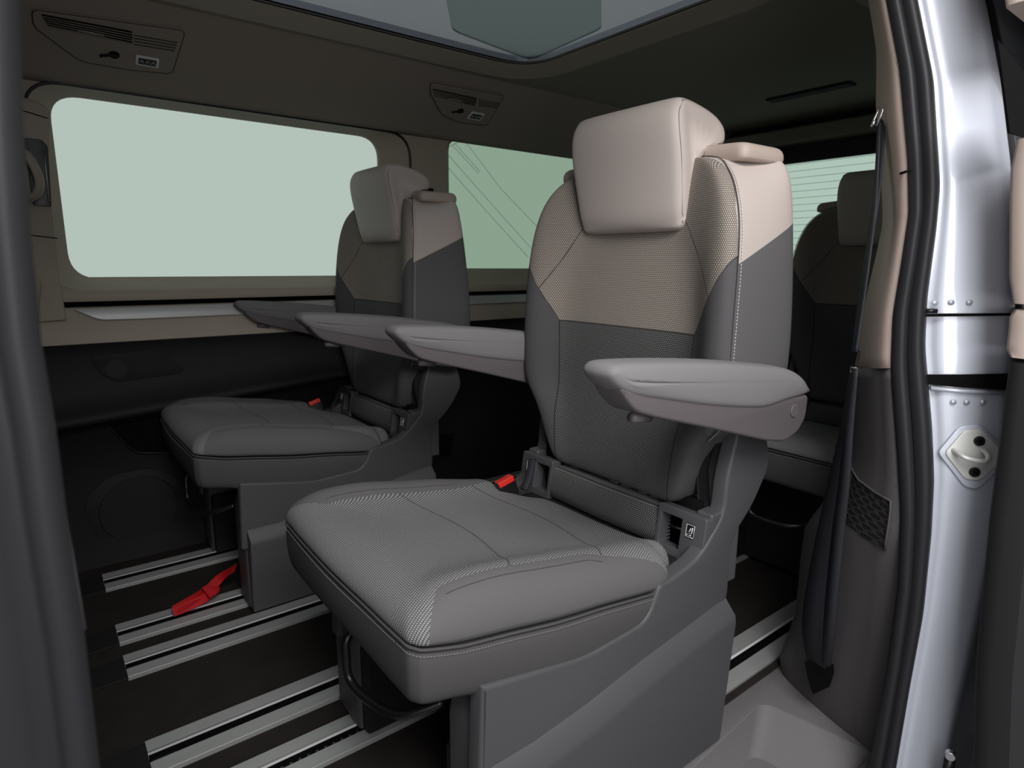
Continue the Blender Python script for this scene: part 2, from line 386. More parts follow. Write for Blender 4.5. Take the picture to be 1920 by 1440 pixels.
def make_seat():
    root = empty('passenger_seat', (SX, SY, 0),
                 'beige and charcoal single seat nearest the open sliding door, fully in view', 'seat', 'single passenger seats')
    # ---- cushion: plan outline
    ctrl = [(.354, -.225), (.360, -.262), (.40, -.275), (.60, -.280), (.82, -.278), (.885, -.272), (.900, -.245), (.945, -.215),
            (.955, 0), (.945, .13), (.905, .160), (.855, .205), (.815, .262), (.70, .278), (.55, .280), (.40, .275), (.362, .258), (.356, .215), (.352, .12), (.350, 0), (.352, -.12)]
    plan = catmull([(a, b, 0) for a, b in ctrl], 5, True)
    seamz = lambda x: interp(x, [(.35, .492), (.45, .470), (.65, .440), (.89, .408)])
    topz = lambda x, v: interp(x, [(.35, .528), (.42, .543), (.50, .540), (.65, .515), (.80, .487), (.95, .460)]) - interp(x, [(.36, 0), (.5, .022), (.9, .012)])*max(0, 1-(abs(v)/.21)**4) + .014*max(0, 1-abs(abs(v)-.225)/.06)*interp(x, [(.36, 0), (.45, 1)])
    botz = lambda x: interp(x, [(.35, .400), (.42, .390), (.50, .365), (.62, .333), (.75, .325), (.90, .330)])
    cxm = .64
    def ring(sc, dz, zf):
        R = []
        for p in plan:
            dx, dv = p.x-cxm, p.y
            # inset by distance rather than scale
            n = Vector((dx*.55, dv)).normalized()
            x = p.x-n.x*sc; v = p.y-n.y*sc
            if sc > .09:
                k = 1-(sc-.09)/.19; x = cxm+(p.x-n.x*.09-cxm)*k; v = (p.y-n.y*.09)*k
            R.append(V3(x, v, zf(x, v)+dz))
        return R
    mb = MB()
    tz = lambda x, v: topz(x, v)
    sz = lambda x, v: seamz(x)
    mid = lambda k: (lambda x, v: seamz(x)*(1-k)+topz(x, v)*k)
    rings = [ring(.004, 0.001, sz), ring(-.001, .004, sz), ring(-.003, 0, mid(.35)), ring(.004, 0, mid(.68)), ring(.018, 0, mid(.90)), ring(.038, 0, mid(.99)), ring(.07, 0.001, tz), ring(.11, 0, tz), ring(.16, 0, tz), ring(.21, 0, tz), ring(.262, 0, tz)]
    mb.rings(rings, True, True)
    cu = mb.build('seat_cushion', M['cush'], root, sub=1)
    # skirt
    bz = lambda x, v: botz(x)
    k2 = lambda k: (lambda x, v: seamz(x)*(1-k)+botz(x)*k)
    sk = MB(); sk.rings([ring(.03, 0, sz), ring(.001, -.001, sz), ring(-.004, 0, k2(.2)), ring(-.003, 0, k2(.6)), ring(.004, 0, k2(.93)), ring(.014, -.004, bz), ring(.05, -.004, bz), ring(.2, -.004, bz)], True, True)
    skirt = sk.build('cushion_skirt', M['skirt'], root, sub=1); skirt['label'] = 'plain charcoal fabric skirt below the piping'
    pipe = catmull([V3(p.x, p.y, seamz(p.x)) for p in ring(-.001, 0, sz) and [Vector((q.x, q.y-SY, 0)) for q in ring(-.001, 0, sz)]], 1, True)
    MB().tube(pipe, .0024, 6, closed=True).build('piping', M['skirt'], cu)
    st = [V3(q.x, q.y-SY, seamz(q.x)-.0085) for q in ring(-.0045, 0, sz)]
    dashes(st+[st[0]]).build('stitching', M['greythread'], skirt)
    # ---- backrest
    lev = [ # z, front halfwidth, rear halfwidth, bolster front x, centre front x, rear x
        (.508, .165, .15, 1.020, 1.020, 1.08), (.518, .190, .19, 1.002, 1.008, 1.10), (.54, .205, .21, .996, 1.006, 1.14), (.60, .228, .235, .990, 1.012, 1.17), (.655, .245, .25, .985, 1.018, 1.20), (.70, .284, .285, .982, 1.024, 1.225),
        (.735, .294, .295, .981, 1.027, 1.235), (.80, .297, .30, .981, 1.032, 1.24), (.90, .297, .30, .983, 1.040, 1.235), (1.0, .293, .298, .990, 1.050, 1.225), (1.08, .283, .295, .999, 1.060, 1.216),
        (1.14, .262, .291, 1.010, 1.068, 1.208), (1.175, .235, .285, 1.024, 1.076, 1.203), (1.197, .205, .272, 1.040, 1.084, 1.200), (1.206, .165, .25, 1.058, 1.092, 1.196), (1.208, .12, .20, 1.09, 1.10, 1.18)]
    R = []
    for z, hw, hr_, xf, xc, xr in lev:
        k_ = min(max((z-.95)/.15, 0), 1); dd_ = xc-xf
        half = [(xc, 0), (xc, hw*.25), (xc-dd_*.12*k_, hw*(.56-.14*k_)), (xc-dd_*(.25+.17*k_), hw*(.69-.08*k_)), (xf+dd_*(.10+.12*k_), hw*(.82-.02*k_)), (xf, hw*.91), (xf+.004, hw-.010), (xf+.018, hw-.001), (xf+.045, hw*.9+hr_*.1), (xf+.11, (hw+hr_)/2+.001), (xr-.03, hr_-.003), (xr-.008, hr_-.016), (xr, hr_-.05), (xr+.002, hr_*.4)]
        full = [(x, -v) for x, v in half[::-1]] + half[1:]
        R.append([V3(x, v, z) for x, v in full])
    mb = MB(); mb.rings(R, True, True)
    br = mb.build('backrest', M['back'], root, sub=2)
    # piping seam + white stitches around the front edge
    seam = [];
    for z, hw, hr_, xf, xc, xr in lev[4:-2]:
        seam.append((xf+.019, hw-.0015, z))
    lp = [V3(x, -v, z) for x, v, z in seam]; rp = [V3(x, v, z) for x, v, z in seam]
    top = [V3(1.068, -.165, 1.206), V3(1.085, -.12, 1.210), V3(1.095, 0, 1.211), V3(1.085, .12, 1.210), V3(1.068, .165, 1.206)]
    path = catmull(lp, 6)+catmull(rp, 6)[::-1]
    MB().tube(catmull(lp+top+rp[::-1], 6), .0011, 6).build('piping', M['skirt'], br)
    def shift(pts, dx): return [p+Vector((dx, -.0012 if p.y < SY else .0012, 0)) for p in pts]
    dashes(shift(catmull(lp, 6), .008), .0062, .0042, .0008).build('stitching', M['thread'], br)
    dashes(shift(catmull(rp, 6), .008), .0062, .0042, .0008).build('stitching', M['thread'], br)
    # rear shell of the backrest
    # top cap
    o = rpoly([(1.066, -.250), (1.200, -.262), (1.212, 0), (1.200, .262), (1.066, .250), (1.092, .13), (1.098, 0), (1.092, -.13)], [.022, .03, .1, .03, .022, .05, .05, .05], 6)
    cap = MB(); c2 = []
    for z, ins in ((1.186, .006), (1.190, .001), (1.200, -.002), (1.210, 0), (1.216, .005), (1.219, .012), (1.220, .019), (1.2185, .024), (1.2185, .05)):
        rw = []
        for p in o:
            cc = Vector((1.145, min(max(p[1], -.19), .19))); dd = cc-Vector(p); q = Vector(p)+dd.normalized()*min(ins, dd.length*.9)
            rw.append(V3(q.x, q.y, z+.010*(1-(q.y/.26)**2)-.014*(q.x-1.14)*0+(.012 if ins > .004 else .008)*(1-abs(q.y)/.3)))
        c2.append(rw)
    cap.rings(c2, True, True).build('backrest_cap', M['beigepl'], root, sub=1)['label'] = 'beige plastic cap on top of the backrest'
    # ---- headrest: inverted L in side view, swept across
    prof = catmull([(x, 0, z) for x, z in [(1.060, 1.066), (1.036, 1.070), (1.020, 1.092), (1.010, 1.14), (.998, 1.20), (.988, 1.255), (.992, 1.292), (1.018, 1.315), (1.075, 1.311), (1.135, 1.296), (1.164, 1.272), (1.164, 1.246), (1.148, 1.238), (1.120, 1.240), (1.102, 1.232), (1.096, 1.20), (1.098, 1.14), (1.098, 1.095), (1.086, 1.070)]], 2, True)
    def med(p): return Vector((1.052 if p.z < 1.225 else min(max(p.x, 1.045), 1.122), 0, min(max(p.z, 1.112), 1.270)))
    def hv(v, z): return v*(1-.05*max(0, (1.2-z)/.13))*(1-.05*max(0, (z-1.24)/.07))
    R = []; rr_ = .025; Wd = .151
    st_ = [(-(Wd-rr_*(1-math.cos(a))*0-rr_+rr_*math.sin(b)), rr_*(1-math.cos(b))) for a, b in [(0, q) for q in (1.5707, 1.25, .95, .62, .3)]]
    st_ = [(-Wd-.001, rr_*1.5), (-Wd-.0005, rr_*1.15)]+st_+[(-.10, 0), (-.05, 0), (0, 0)]
    st_ = st_+[(-v, d) for v, d in st_[::-1][1:]]
    for v, d in st_:
        row = []
        for p in prof:
            c = med(p); q = Vector((p.x, 0, p.z)); n = (c-q)
            fr = 1.0 if p.x > 1.02 and p.z < 1.29 else .75
            dd = max(d, .0) if abs(v) < Wd-.02 else d
            bul = .010*(abs(v)/Wd)**2 if (p.x < 1.035 and p.z < 1.31) else 0
            if n.length > 1e-6: q = q+n.normalized()*min(dd*fr*.85, n.length*.8)
            row.append(V3(q.x+bul, hv(v, p.z), q.z))
        R.append(row)
    hr = MB(); hr.rings(R, True, True)
    h = hr.build('headrest', M['beige'], root, sub=1)
    for s in (-1, 1):
        pth = []
        for p in prof[1:20]:
            c = med(p); q = Vector((p.x, 0, p.z)); n = (c-q).normalized()
            fr = 1.0 if p.x > 1.02 and p.z < 1.29 else .75
            q = q+n*(.0165*.85*fr)
            pth.append(V3(q.x+(.0096 if (p.x < 1.035 and p.z < 1.31) else 0)-.0003, s*(hv(Wd-.0035, p.z)+.0004), q.z))
        MB().tube(catmull(pth, 3), .0010, 5).build('seam', M['seam'], h)
    po = MB()
    for s in (-.06, .06): po.cyl(V3(1.125, s, 1.18), (0, 0, 1), .006, .07)
    for k, s in enumerate((-.06, .06)): MB().cyl(V3(1.125, s, 1.15), (0, 0, 1), .006, .10).build('post', M['steel'], h)
    # ---- armrests
    for s in (-1, 1):
        arm = None
        def A(px, py): # profile read on the outer flank
            p = ony(px, py, SY-.355); return (p.x, p.z)
        pad = [A(1150, 703), A(1158, 688), A(1180, 682), A(1260, 679), A(1350, 680), A(1440, 686), A(1485, 692), A(1510, 708), A(1521, 732), A(1512, 742), A(1480, 752), A(1440, 766), A(1400, 768), A(1330, 764), A(1260, 755), A(1200, 746), A(1172, 735), A(1155, 718)]
        cx0 = sum(p[0] for p in pad)/len(pad); cz0 = sum(p[1] for p in pad)/len(pad)
        pf = catmull([(p[0], 0, p[1]) for p in pad], 3, True)
        R = []
        nn = []
        for k in range(len(pf)):
            tt_ = pf[(k+2) % len(pf)]-pf[k-2]; nn.append(Vector((-tt_.z, 0, tt_.x)).normalized())
        cc_ = Vector((cx0, 0, cz0))
        if sum((cc_-p).dot(q) for p, q in zip(pf, nn)) < 0: nn = [-q for q in nn]
        for v, d in ((.3565, .011), (.3545, .0055), (.349, .0015), (.340, 0), (.32, -.002), (.300, 0), (.292, .0015), (.287, .0055), (.285, .011)):
            row = []
            for p, q_ in zip(pf, nn):
                q = p+q_*d
                f_ = max(0, (.70-p.x)/.08); wv = .3205+(v-.3205)*(1-.10*min(f_, 1))
                row.append(V3(q.x, s*wv, q.z))
            R.append(row)
        def spine(row, k):
            o_ = []
            for p in row:
                xm = min(max(p.x, pad[0][0]+.045), pad[8][0]-.045); zm = .836+(xm-.64)*(.781-.836)/.54
                q = Vector((xm, p.y, zm)); o_.append(p.lerp(q, k))
            return o_
        def out(row, e): return [p+Vector((0, s*e, 0)) for p in row]
        R = [out(spine(R[0], .97), .003), out(spine(R[0], .6), .0025), out(spine(R[0], .25), .0013)]+R+[out(spine(R[-1], .25), -.0013), out(spine(R[-1], .6), -.0025), out(spine(R[-1], .97), -.003)]
        arm = MB().rings(R, True, True).build('armrest', M['armfab'], root, sub=1)
        und = [A(1168, 728), A(1180, 752), A(1195, 770), A(1206, 777), A(1240, 786), A(1340, 806), A(1440, 828), A(1475, 830), A(1500, 812), A(1515, 785), A(1521, 740), A(1480, 745), A(1400, 750), A(1250, 735)]
        b2 = plate('armrest_shell', rpoly(und, .012, 4), .060, M['armpl'], arm, frame=((0, SY+s*.321+.030, 0), (1, 0, 0), (0, 0, 1)), bev=.006)
        b2['label'] = 'hard grey plastic underside'
        kb = A(1222, 784)
        MB().tube([V3(kb[0]-.012, s*.325, kb[1]-.003), V3(kb[0]+.03, s*.325, kb[1]-.009)], .008, 12).build('latch_bump', M['armpl'], b2)
        bt = A(1492, 770)
        MB().cyl(V3(bt[0], s*.351, bt[1]), (0, s, 0), .013, .003).build('pivot_cap', M['armpl'], arm, bev=.001)
        MB().cyl(V3(1.09, s*.25, .78), (0, s, 0), .022, .06).build('pivot', M['black'], arm)
    # ---- side shells (plastic, one each side)
    def B(px, py, v=.285):
        p = ony(px, py, SY-v); return (p.x, p.z)
    out = [B(905, 1290), B(1100, 1232), B(1215, 1165), B(1238, 1098), B(1256, 1090), B(1312, 1047), B(1358, 966), B(1364, 900), B(1385, 815), (1.06, .705), (1.14, .715), B(1443, 840), B(1443, 875), B(1412, 950), B(1372, 1012), B(1366, 1110), B(1361, 1132)]
    body_hi = out+[(1.085, .30), (1.085, .20), (.45, .20)]
    base_lo = [B(850, 1440), B(905, 1290)]
    for s in (-1, 1):
        sh = plate('side_shell', rpoly(body_hi, [.004, .03, .03, .01, .03, .03, .03, .03, .02, .03, .04, .02, .02, .04, .04, .01, .01, .01, .01, .01], 5), .035, M['plast'], root,
                   frame=((0, SY+s*.2675+.0175, 0), (1, 0, 0), (0, 0, 1)), bev=.007)
        # lower skirt, standing proud, with a chamfered ledge rising to the rear
        y0, y1 = s*.288, s*.302
        P1 = [B(930, 1440), B(1000, 1400), B(1100, 1328), B(1200, 1248), B(1280, 1188), B(1340, 1142), B(1362, 1128)]
        P1 = [(.466, .250)] + [p for p in P1 if p[0] > .53]
        loz = [(p[0], p[1]) for p in P1]
        mb = MB(); n = len(loz)
        rows = [[V3(x, s*.255, z+.012) for x, z in loz], [V3(x, s*.284, z+.010) for x, z in loz], [V3(x+.002, s*.308, z-.020) for x, z in loz], [V3(x+.003, s*.310, z-.034) for x, z in loz],
                [V3(loz[0][0]+(x-loz[0][0])*.99, s*.300, .012) for x, z in loz], [V3(x, s*.255, .012) for x, z in loz]]
        mb.rings(rows+[rows[0]], False, False)
        mb.add([r[0] for r in rows], [tuple(range(6))]); mb.add([r[-1] for r in rows], [tuple(range(6))])
        lw = mb.build('base_skirt', M['plast'], root, bev=.004)
        # recess step behind the cushion on the recliner
        if True:
            inn = [B(1342, 812, .24), B(1322, 870, .24), B(1326, 945, .24), B(1308, 1000, .24), (.99, .50), (1.07, .50), (1.08, .70)]
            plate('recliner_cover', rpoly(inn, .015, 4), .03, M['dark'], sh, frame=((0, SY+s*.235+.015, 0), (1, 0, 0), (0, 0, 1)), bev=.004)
    # front of the pedestal and cross body
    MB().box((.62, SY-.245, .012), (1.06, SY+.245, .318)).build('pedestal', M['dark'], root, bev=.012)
    for s in (-1, 1):
        o2 = rpoly([(.462, .012), (.462, .30), (.476, .362), (.60, .34), (.66, .30), (.66, .012)], .012, 4)
        plate('pedestal_corner', o2, .10, M['plast'], root, frame=((0, SY+s*.229+.05, 0), (1, 0, 0), (0, 0, 1)), bev=.010)
        # rail foot
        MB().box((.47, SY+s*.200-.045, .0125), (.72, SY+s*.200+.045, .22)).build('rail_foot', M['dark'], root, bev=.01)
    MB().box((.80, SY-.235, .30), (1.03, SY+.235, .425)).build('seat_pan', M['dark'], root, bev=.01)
    # height lever bar under the front edge
    lb = catmull([V3(.46, .03, .375), V3(.385, .02, .355), V3(.374, .012, .32), V3(.374, 0, .282), V3(.384, -.05, .270), V3(.41, -.12, .272), V3(.47, -.155, .29)], 6)
    MB().tube(lb, .008, 10).build('release_bar', M['black'], root)
    # ---- lumbar strip and child seat anchor frames between cushion and backrest
    q = []
    for z, xo in ((.425, .985), (.432, .974), (.455, .972), (.485, .980), (.500, .988), (.504, 1.0)):
        q.append([V3(xo+.004*abs(v)/.18, v, z) for v in (-.166, -.16, -.12, 0, .12, .16, .166)])
    bk = [[V3(1.03, v, z) for v in (-.166, -.16, -.12, 0, .12, .16, .166)] for z in (.504, .425)]
    mb = MB(); mb.rings(q+bk+[q[0]], False, False)
    for j in (0, 6): mb.add([r[j] for r in q+bk], [tuple(range(8))])
    mb.build('lumbar_strip', M['lumb'], root, sharp=60)
    for s in (-1, 1):
        vc = s*.2235
        fr = plate('anchor_frame', rpoly([(vc-.058, .40), (vc+.058, .40), (vc+.058, .520), (vc-.058, .520)], .006, 3), .030, M['plast'], root,
                   holes=[rrect(*sorted((s*.176, s*.226))[0:1], .440, sorted((s*.176, s*.226))[1], .503, .003, 3)], frame=((.905, SY, 0), (0, 1, 0), (.155, 0, 1)), bev=.002)
        MB().box((1.025, SY+s*.201-.034, .42), (1.05, SY+s*.201+.034, .53)).build('anchor_pocket', M['void'], fr)
        MB().tube([V3(1.015, s*.201-.024, .465), V3(1.015, s*.201+.024, .465)], .003).build('anchor_bar', M['steel'], fr)
        tb = plate('anchor_tag', rrect(-.010, -.014, .010, .014, .003, 3), .0012, M['black'], fr, frame=(V3(.905+.155*.487-.0014, s*.249, .487), (0, 1, 0), (.155, 0, 1)))
        T = MB(); fm = (V3(.905+.155*.487-.0016, s*.249, .487), (0, 1, 0), (.155, 0, 1)); o0, u, v = [Vector(x) for x in fm]
        def L2(pts, r=.0008): T.tube([o0+u*a+v*b for a, b in pts], r, 4)
        L2([(-.009, -.012), (.009, -.012), (.009, .012), (-.009, .012), (-.009, -.012)])
        L2([(-.005, .008), (-.004, -.004), (.004, -.006)], .0012); L2([(-.001, .006), (.001, -.001), (.005, -.002)], .0011); L2([(-.004, -.008), (.002, -.009)], .001); L2([(.006, -.007), (.006, -.010)], .001)
        T.build('pictogram', M['white'], tb)
    # side fillers that join shell and anchor frames
    for s in (-1, 1):
        MB().box((1.0, SY+s*.262-.020, .36), (1.10, SY+s*.262+.018, .525)).build('anchor_side', M['plast'], root, bev=.006)
    # ---- buckle on the inner side
    bc = ony(946, 912, SY+.185); bu = Vector((.90, -.12, .30)).normalized(); bv = Vector((-.38, .15, .80)); bv = (bv-bu*bv.dot(bu)).normalized()
    bl = plate('buckle', rpoly([(-.018, -.040), (.020, -.040), (.024, .0), (.024, .022), (-.024, .022), (-.024, .0)], .006, 4), .022, M['black'], root, frame=(bc, bu, bv), bev=.004)
    plate('release_button', rrect(-.021, .010, .021, .0235, .002, 3), .0235, M['redbtn'], bl, frame=(bc-bu.cross(bv)*.0007, bu, bv), bev=.002)['label'] = 'red push button'
    bst = MB(); bst.tube(catmull([V3(.905, .18, .46), V3(.93, .19, .49), V3(.955, .21, .52)], 5), .010, 8, flat=.3); bst.build('buckle_stalk', M['web'], bl)
    return root
def copy_tree(o, parent=None):
    c = o.copy(); COL.objects.link(c)
    if parent: c.parent = parent
    for ch in [q for q in bpy.data.objects if q.parent == o]: copy_tree(ch, c)
    return c
seat = make_seat()
s2 = copy_tree(seat); s2.location = (SX-.050, 2.035, 0); s2['label'] = 'single seat beside the far side window, beyond the nearest seat, red strap at its foot'
s3 = copy_tree(seat); s3.location = (SX+1.25, .94, 0); s3['label'] = 'dark rear row seat behind the hanging belt, in front of the rear window'

# ------------------------------------------------------------------ floor, rails
fl = MB(); fl.box((-1.2, .700, -.06), (3.25, 2.45, -.002)).build('floor', M['carpet'], smooth=False)['kind'] = 'structure'
def rail(y0, y1, sl0, sl1, x0, x1, label, mid=False):
    r = empty('seat_rail', ((x0+x1)/2, (y0+y1)/2, 0), label, 'rail', 'floor rails for the seats')
    for a, b in ((y0, sl0), (sl1, y1)):
        m = MB().box((x0, a, -.004), (x1, b, .009))
        o = m.build('rail_flange', M['alu'], r, bev=.0012)
    # polished lip on the far flange beside the slot
    MB().box((x0, sl1-.001, .0088), (x1, sl1+.008, .0112)).build('rail_lip', M['lip'], r)
    MB().box((x0+.001, sl0, -.004), (x1, sl1, -.0018)).box((x0+.001, sl1-.0016, -.003), (x1, sl1, .0086)).build('rail_slot', M['void'], r, smooth=False)
    MB().box((x0+.004, sl0+.004, -.001), (x0+.05, sl1-.004, .001)).build('slot_stop', M['black'], r, bev=.001)
    # dark end ramp
    mb = MB(); mb.add([(x0-.15, y0+.01, .0), (x0-.15, y1-.01, .0), (x0, y1, .006), (x0, y0, .006), (x0-.15, y0+.01, -.004), (x0-.15, y1-.01, -.004), (x0, y1, -.004), (x0, y0, -.004)],
                      [(0, 1, 2, 3), (4, 7, 6, 5), (0, 4, 5, 1), (3, 2, 6, 7), (0, 3, 7, 4), (1, 5, 6, 2)])
    mb.build('rail_end', M['dark'], r, bev=.002)
    return r
rails = [
    (2.150, 2.268, 'aluminium floor rail closest to the far wall, under the far seat'),
    (1.805, 1.910, 'aluminium floor rail the red strap lies on, at the far seat base'),
    (1.632, 1.738, 'bare aluminium floor rail just in front of the one with the red strap'),
    (1.262, 1.372, 'long bare aluminium floor rail running under the nearest seat cushion'),
    (1.090, 1.190, 'aluminium floor rail with the nearest seat\'s inner foot on it'),
    (.722, .838, 'aluminium floor rail beside the door sill, behind the nearest seat base'),
]
for i, (a, b, l) in enumerate(rails):
    w = b-a; rr = rail(a, b, a+w*.36, a+w*.56, .093, 3.1, l)
    if i == 4:
        n = 60; mb = MB()
        for k in range(n):
            x = .12+k*.018
            mb.box((x, a+w*.40, -.0015), (x+.005, a+w*.50, .001))
        mb.build('rail_teeth', M['plast'], rr, smooth=False)

# red strap
def ribbon3(path, wid, nrm, th):
    P = catmull(path, 5); R = []
    for i, p in enumerate(P):
        t = (P[min(i+1, len(P)-1)]-P[max(i-1, 0)]).normalized(); n = Vector(nrm).normalized(); s = t.cross(n).normalized(); n2 = s.cross(t)
        R.append([p+s*wid/2+n2*th/2, p-s*wid/2+n2*th/2, p-s*wid/2-n2*th/2, p+s*wid/2-n2*th/2])
    return R
rs = empty('pull_strap', onz(365, 1130, .01), 'red webbing pull strap lying on a rail by the far seat', 'strap')
pa = [onz(328, 1143, .032), onz(365, 1122, .036), onz(392, 1104, .035), onz(415, 1082, .055), onz(441, 1064, .09)]
MB().rings(ribbon3(pa, .030, (0, -.5, 1), .003)).build('webbing', M['red'], rs, bev=.0008)
pb = [onz(324, 1148, .030), onz(350, 1138, .027), onz(378, 1125, .028), onz(396, 1112, .032)]
MB().rings(ribbon3(pb, .026, (0, -.9, .6), .003)).build('webbing_fold', M['red'], rs, bev=.0008)
MB().rings(ribbon3([onz(386, 1112, .045), onz(396, 1106, .048), onz(398, 1102, .05)], .042, (0, -.5, 1), .008)).build('keeper', M['red'], rs, bev=.001)

# ------------------------------------------------------------------ far side wall (left side of the vehicle)
wl = empty('wall_left', (1.2, 2.45, 0), kind='structure')
X0, X1 = -1.2, 3.15
def strip(name, prof, mat, parent, x0=X0, x1=X1, nx=2, **k):
    mb = MB(); R = []
    for i in range(nx):
        x = x0+(x1-x0)*i/(nx-1); R.append([Vector((x, y, z)) for y, z in prof])
    mb.rings(R, False, False); return mb.build(name, mat, parent, **k)
# panel around the windows
YW, YG = 2.40, 2.50
w1 = rrect(.055, .905, 1.315, 1.515, .10, 8); w2 = rrect(1.50, .905, 2.98, 1.56, .10, 8)
plate('window_panel', [(X0, .895), (X1, .895), (X1, 1.66), (X0, 1.66)], .02, M['beigetrim'], wl, holes=[w1, w2], frame=XZ(YW+.02), bev=.004)
outer = solid('outer_blank', (.1, .1, .1), .8)
plate('outer_panel', [(X0, -.05), (X1, -.05), (X1, 1.80), (X0, 1.80)], .02, M['beigetrim'], wl, holes=[rrect(.122, .940, 1.236, 1.510, .085, 8), rrect(1.575, .975, 2.90, 1.545, .06, 8)], frame=XZ(YG+.04), bev=.001)
def reveal(name, a, b, ya, yb):
    mb = MB(); mb.rings([[Vector((p[0], ya, p[1])) for p in a], [Vector((p[0]*.85+q[0]*.15, ya*.9+yb*.1, p[1]*.85+q[1]*.15)) for p, q in zip(a, b)], [Vector((q[0], yb, q[1])) for q in b]], True, False); return mb
reveal('', w1, rrect(.122, .940, 1.236, 1.510, .085, 8), YW, YG+.02).build('window_reveal', M['beigetrim'], wl)
reveal('', w2, rrect(1.575, .975, 2.90, 1.545, .06, 8), YW, YG+.02).build('window_reveal', M['beigetrim'], wl)
gk = [Vector((p[0], YW-.004, p[1])) for p in w1]; gk = gk[14:]+gk[:0]
MB().tube(gk, .005, 6).build('window_gasket', M['black'], wl)
for k, (hole, gm, nm) in enumerate(((rrect(.10, .92, 1.26, 1.53, .085, 8), M['gside'], 'window_1'), (rrect(1.55, .955, 2.93, 1.57, .06, 8), M['gquart'], 'window_2'))):
    g = empty(nm, (hole[0][0]+.6, YG+.05, .95), kind='structure')
    plate('pane', hole, .006, gm, g, frame=XZ(YG+.056))
    if k == 0:
        # maker's mark printed small in the corner
        T = MB(); c = ony(638, 500, YG+.048)
        for a in range(3): T.tube([c+Vector((.010*math.cos(q+a*.2)-.006+a*.006, 0, .004*math.sin(q))) for q in [j*math.pi/6 for j in range(13)]], .0006, 4)
        T.tube([c+Vector((-.016, 0, -.006)), c+Vector((.016, 0, -.006))], .0006, 4)
        T.tube([c+Vector((-.012, 0, .005)), c+Vector((-.008, 0, .012)), c+Vector((-.004, 0, .005))], .0008, 4)
        T.build('glass_mark', M['black'], g)
    else:
        T = MB()
        for L_ in ([(842, 275), (870, 262), (940, 355), (1012, 430)], [(852, 268), (900, 322)], [(848, 272), (897, 325)], [(840, 290), (930, 392), (1000, 470)], [(838, 312), (905, 388), (990, 482)]):
            T.tube([ony(a, b, YG+.048) for a, b in L_], .0009, 4)
        T.build('antenna_wire', M['black'], g)
# ledge, recess, beige band, dark panels
strip('sill_ledge', [(2.52, .945), (2.47, .925), (2.395, .908), (2.383, .900), (2.378, .885), (2.383, .872), (2.44, .868)], M['beigetrim'], wl, sharp=50)
strip('sill_groove', [(2.44, .868), (2.43, .862), (2.40, .855)], M['void'], wl)
strip('belt_band', [(2.415, .858), (2.398, .852), (2.385, .810), (2.378, .802), (2.365, .760), (2.362, .742), (2.372, .738)], M['beigetrim'], wl, sharp=50)
al = plate('trim_1', rpoly([(.110, .848), (.175, .812), (.28, .810), (2.3, .815), (2.3, .852)], [.004, .02, .02, .003, .003], 5), .006, M['alu'], frame=((0, 2.386-.30*.83, 0), (1, 0, 0), (0, .30, 1)), bev=.0015)
al['kind'] = 'structure'
# dark lower panel: two cross sections so that the lip rises to the rear
mb = MB(); R = []
for x, zl in ((-1.2, .44), (.02, .510), (.92, .578), (1.4, .60), (3.15, .66)):
    R.append([Vector((x, y, z)) for y, z in [(2.368, .742), (2.376, .725), (2.380, .70), (2.372, zl+.07), (2.350, zl+.030), (2.318, zl+.008), (2.300, zl-.006), (2.306, zl-.024), (2.345, zl-.032)]])
mb.rings(R, False, False).build('door_panel', M['dark'], wl)
mb = MB(); R = []
for x, zl in ((-1.2, .44), (.02, .510), (.92, .578), (1.4, .60), (3.15, .66)):
    R.append([Vector((x, y, z)) for y, z in [(2.345, zl-.032), (2.372, zl-.05), (2.380, .30), (2.375, .10), (2.36, .03), (2.35, -.01)]])
mb.rings(R, False, False).build('lower_panel', M['dark'], wl)
# vent cover with round grille
vc = plate('vent_cover', rpoly([(lambda p: (p.x, p.z))(ony(a, b, 2.372)) for a, b in ((167, 668), (285, 655), (312, 668), (347, 693), (335, 700), (220, 716), (190, 702))], .012, 4), .005, M['dark'], wl, frame=((0, 2.374, 0), (1, 0, 0), (0, 0, 1)), bev=.0015)
c = ony(218, 692, 2.366); MB().cyl((c.x, 2.370, c.z), (0, -1, 0), .030, .003).build('round_grille', M['grille'], vc, smooth=False)
# storage pocket
pk = rpoly([(lambda p: (p.x, p.z))(ony(a, b, 2.365)) for a, b in ((190, 786), (330, 760), (420, 765), (400, 850), (262, 850), (240, 838))], .015, 4)
po = plate('storage_pocket', pk, .004, M['void'], wl, frame=((0, 2.374, 0), (1, 0, 0), (0, 0, 1)), bev=.001)
MB().tube([Vector((p[0], 2.370, p[1])) for p in pk], .004, 6, closed=True).build('pocket_rim', M['black'], po)
# speaker
c = ony(262, 955, 2.37); spk = MB().cyl((c.x, 2.380, c.z), (0, -1, 0), .125, .012, 40, .115).build('speaker_grille', M['grille'], wl, sharp=30)
spk2 = plate('speaker_surround', rpoly([(c.x-.16, c.z+.06), (c.x-.08, c.z+.135), (c.x+.06, c.z+.14), (c.x+.15, c.z+.06), (c.x+.14, c.z-.08), (c.x, c.z-.15), (c.x-.13, c.z-.08)], .05, 5), .004, M['grille'], wl, frame=((0, 2.376, 0), (1, 0, 0), (0, 0, 1)), bev=.001)
# air outlet slots low on the wall between the seats
T = MB(); a0 = ony(838, 835, 2.36)
for k in range(6): T.box((a0.x-.045+k*.004, 2.362, a0.z+.04-k*.018), (a0.x+.04-k*.003, 2.368, a0.z+.050-k*.018))
T.build('outlet_slots', M['void'], wl, smooth=False)
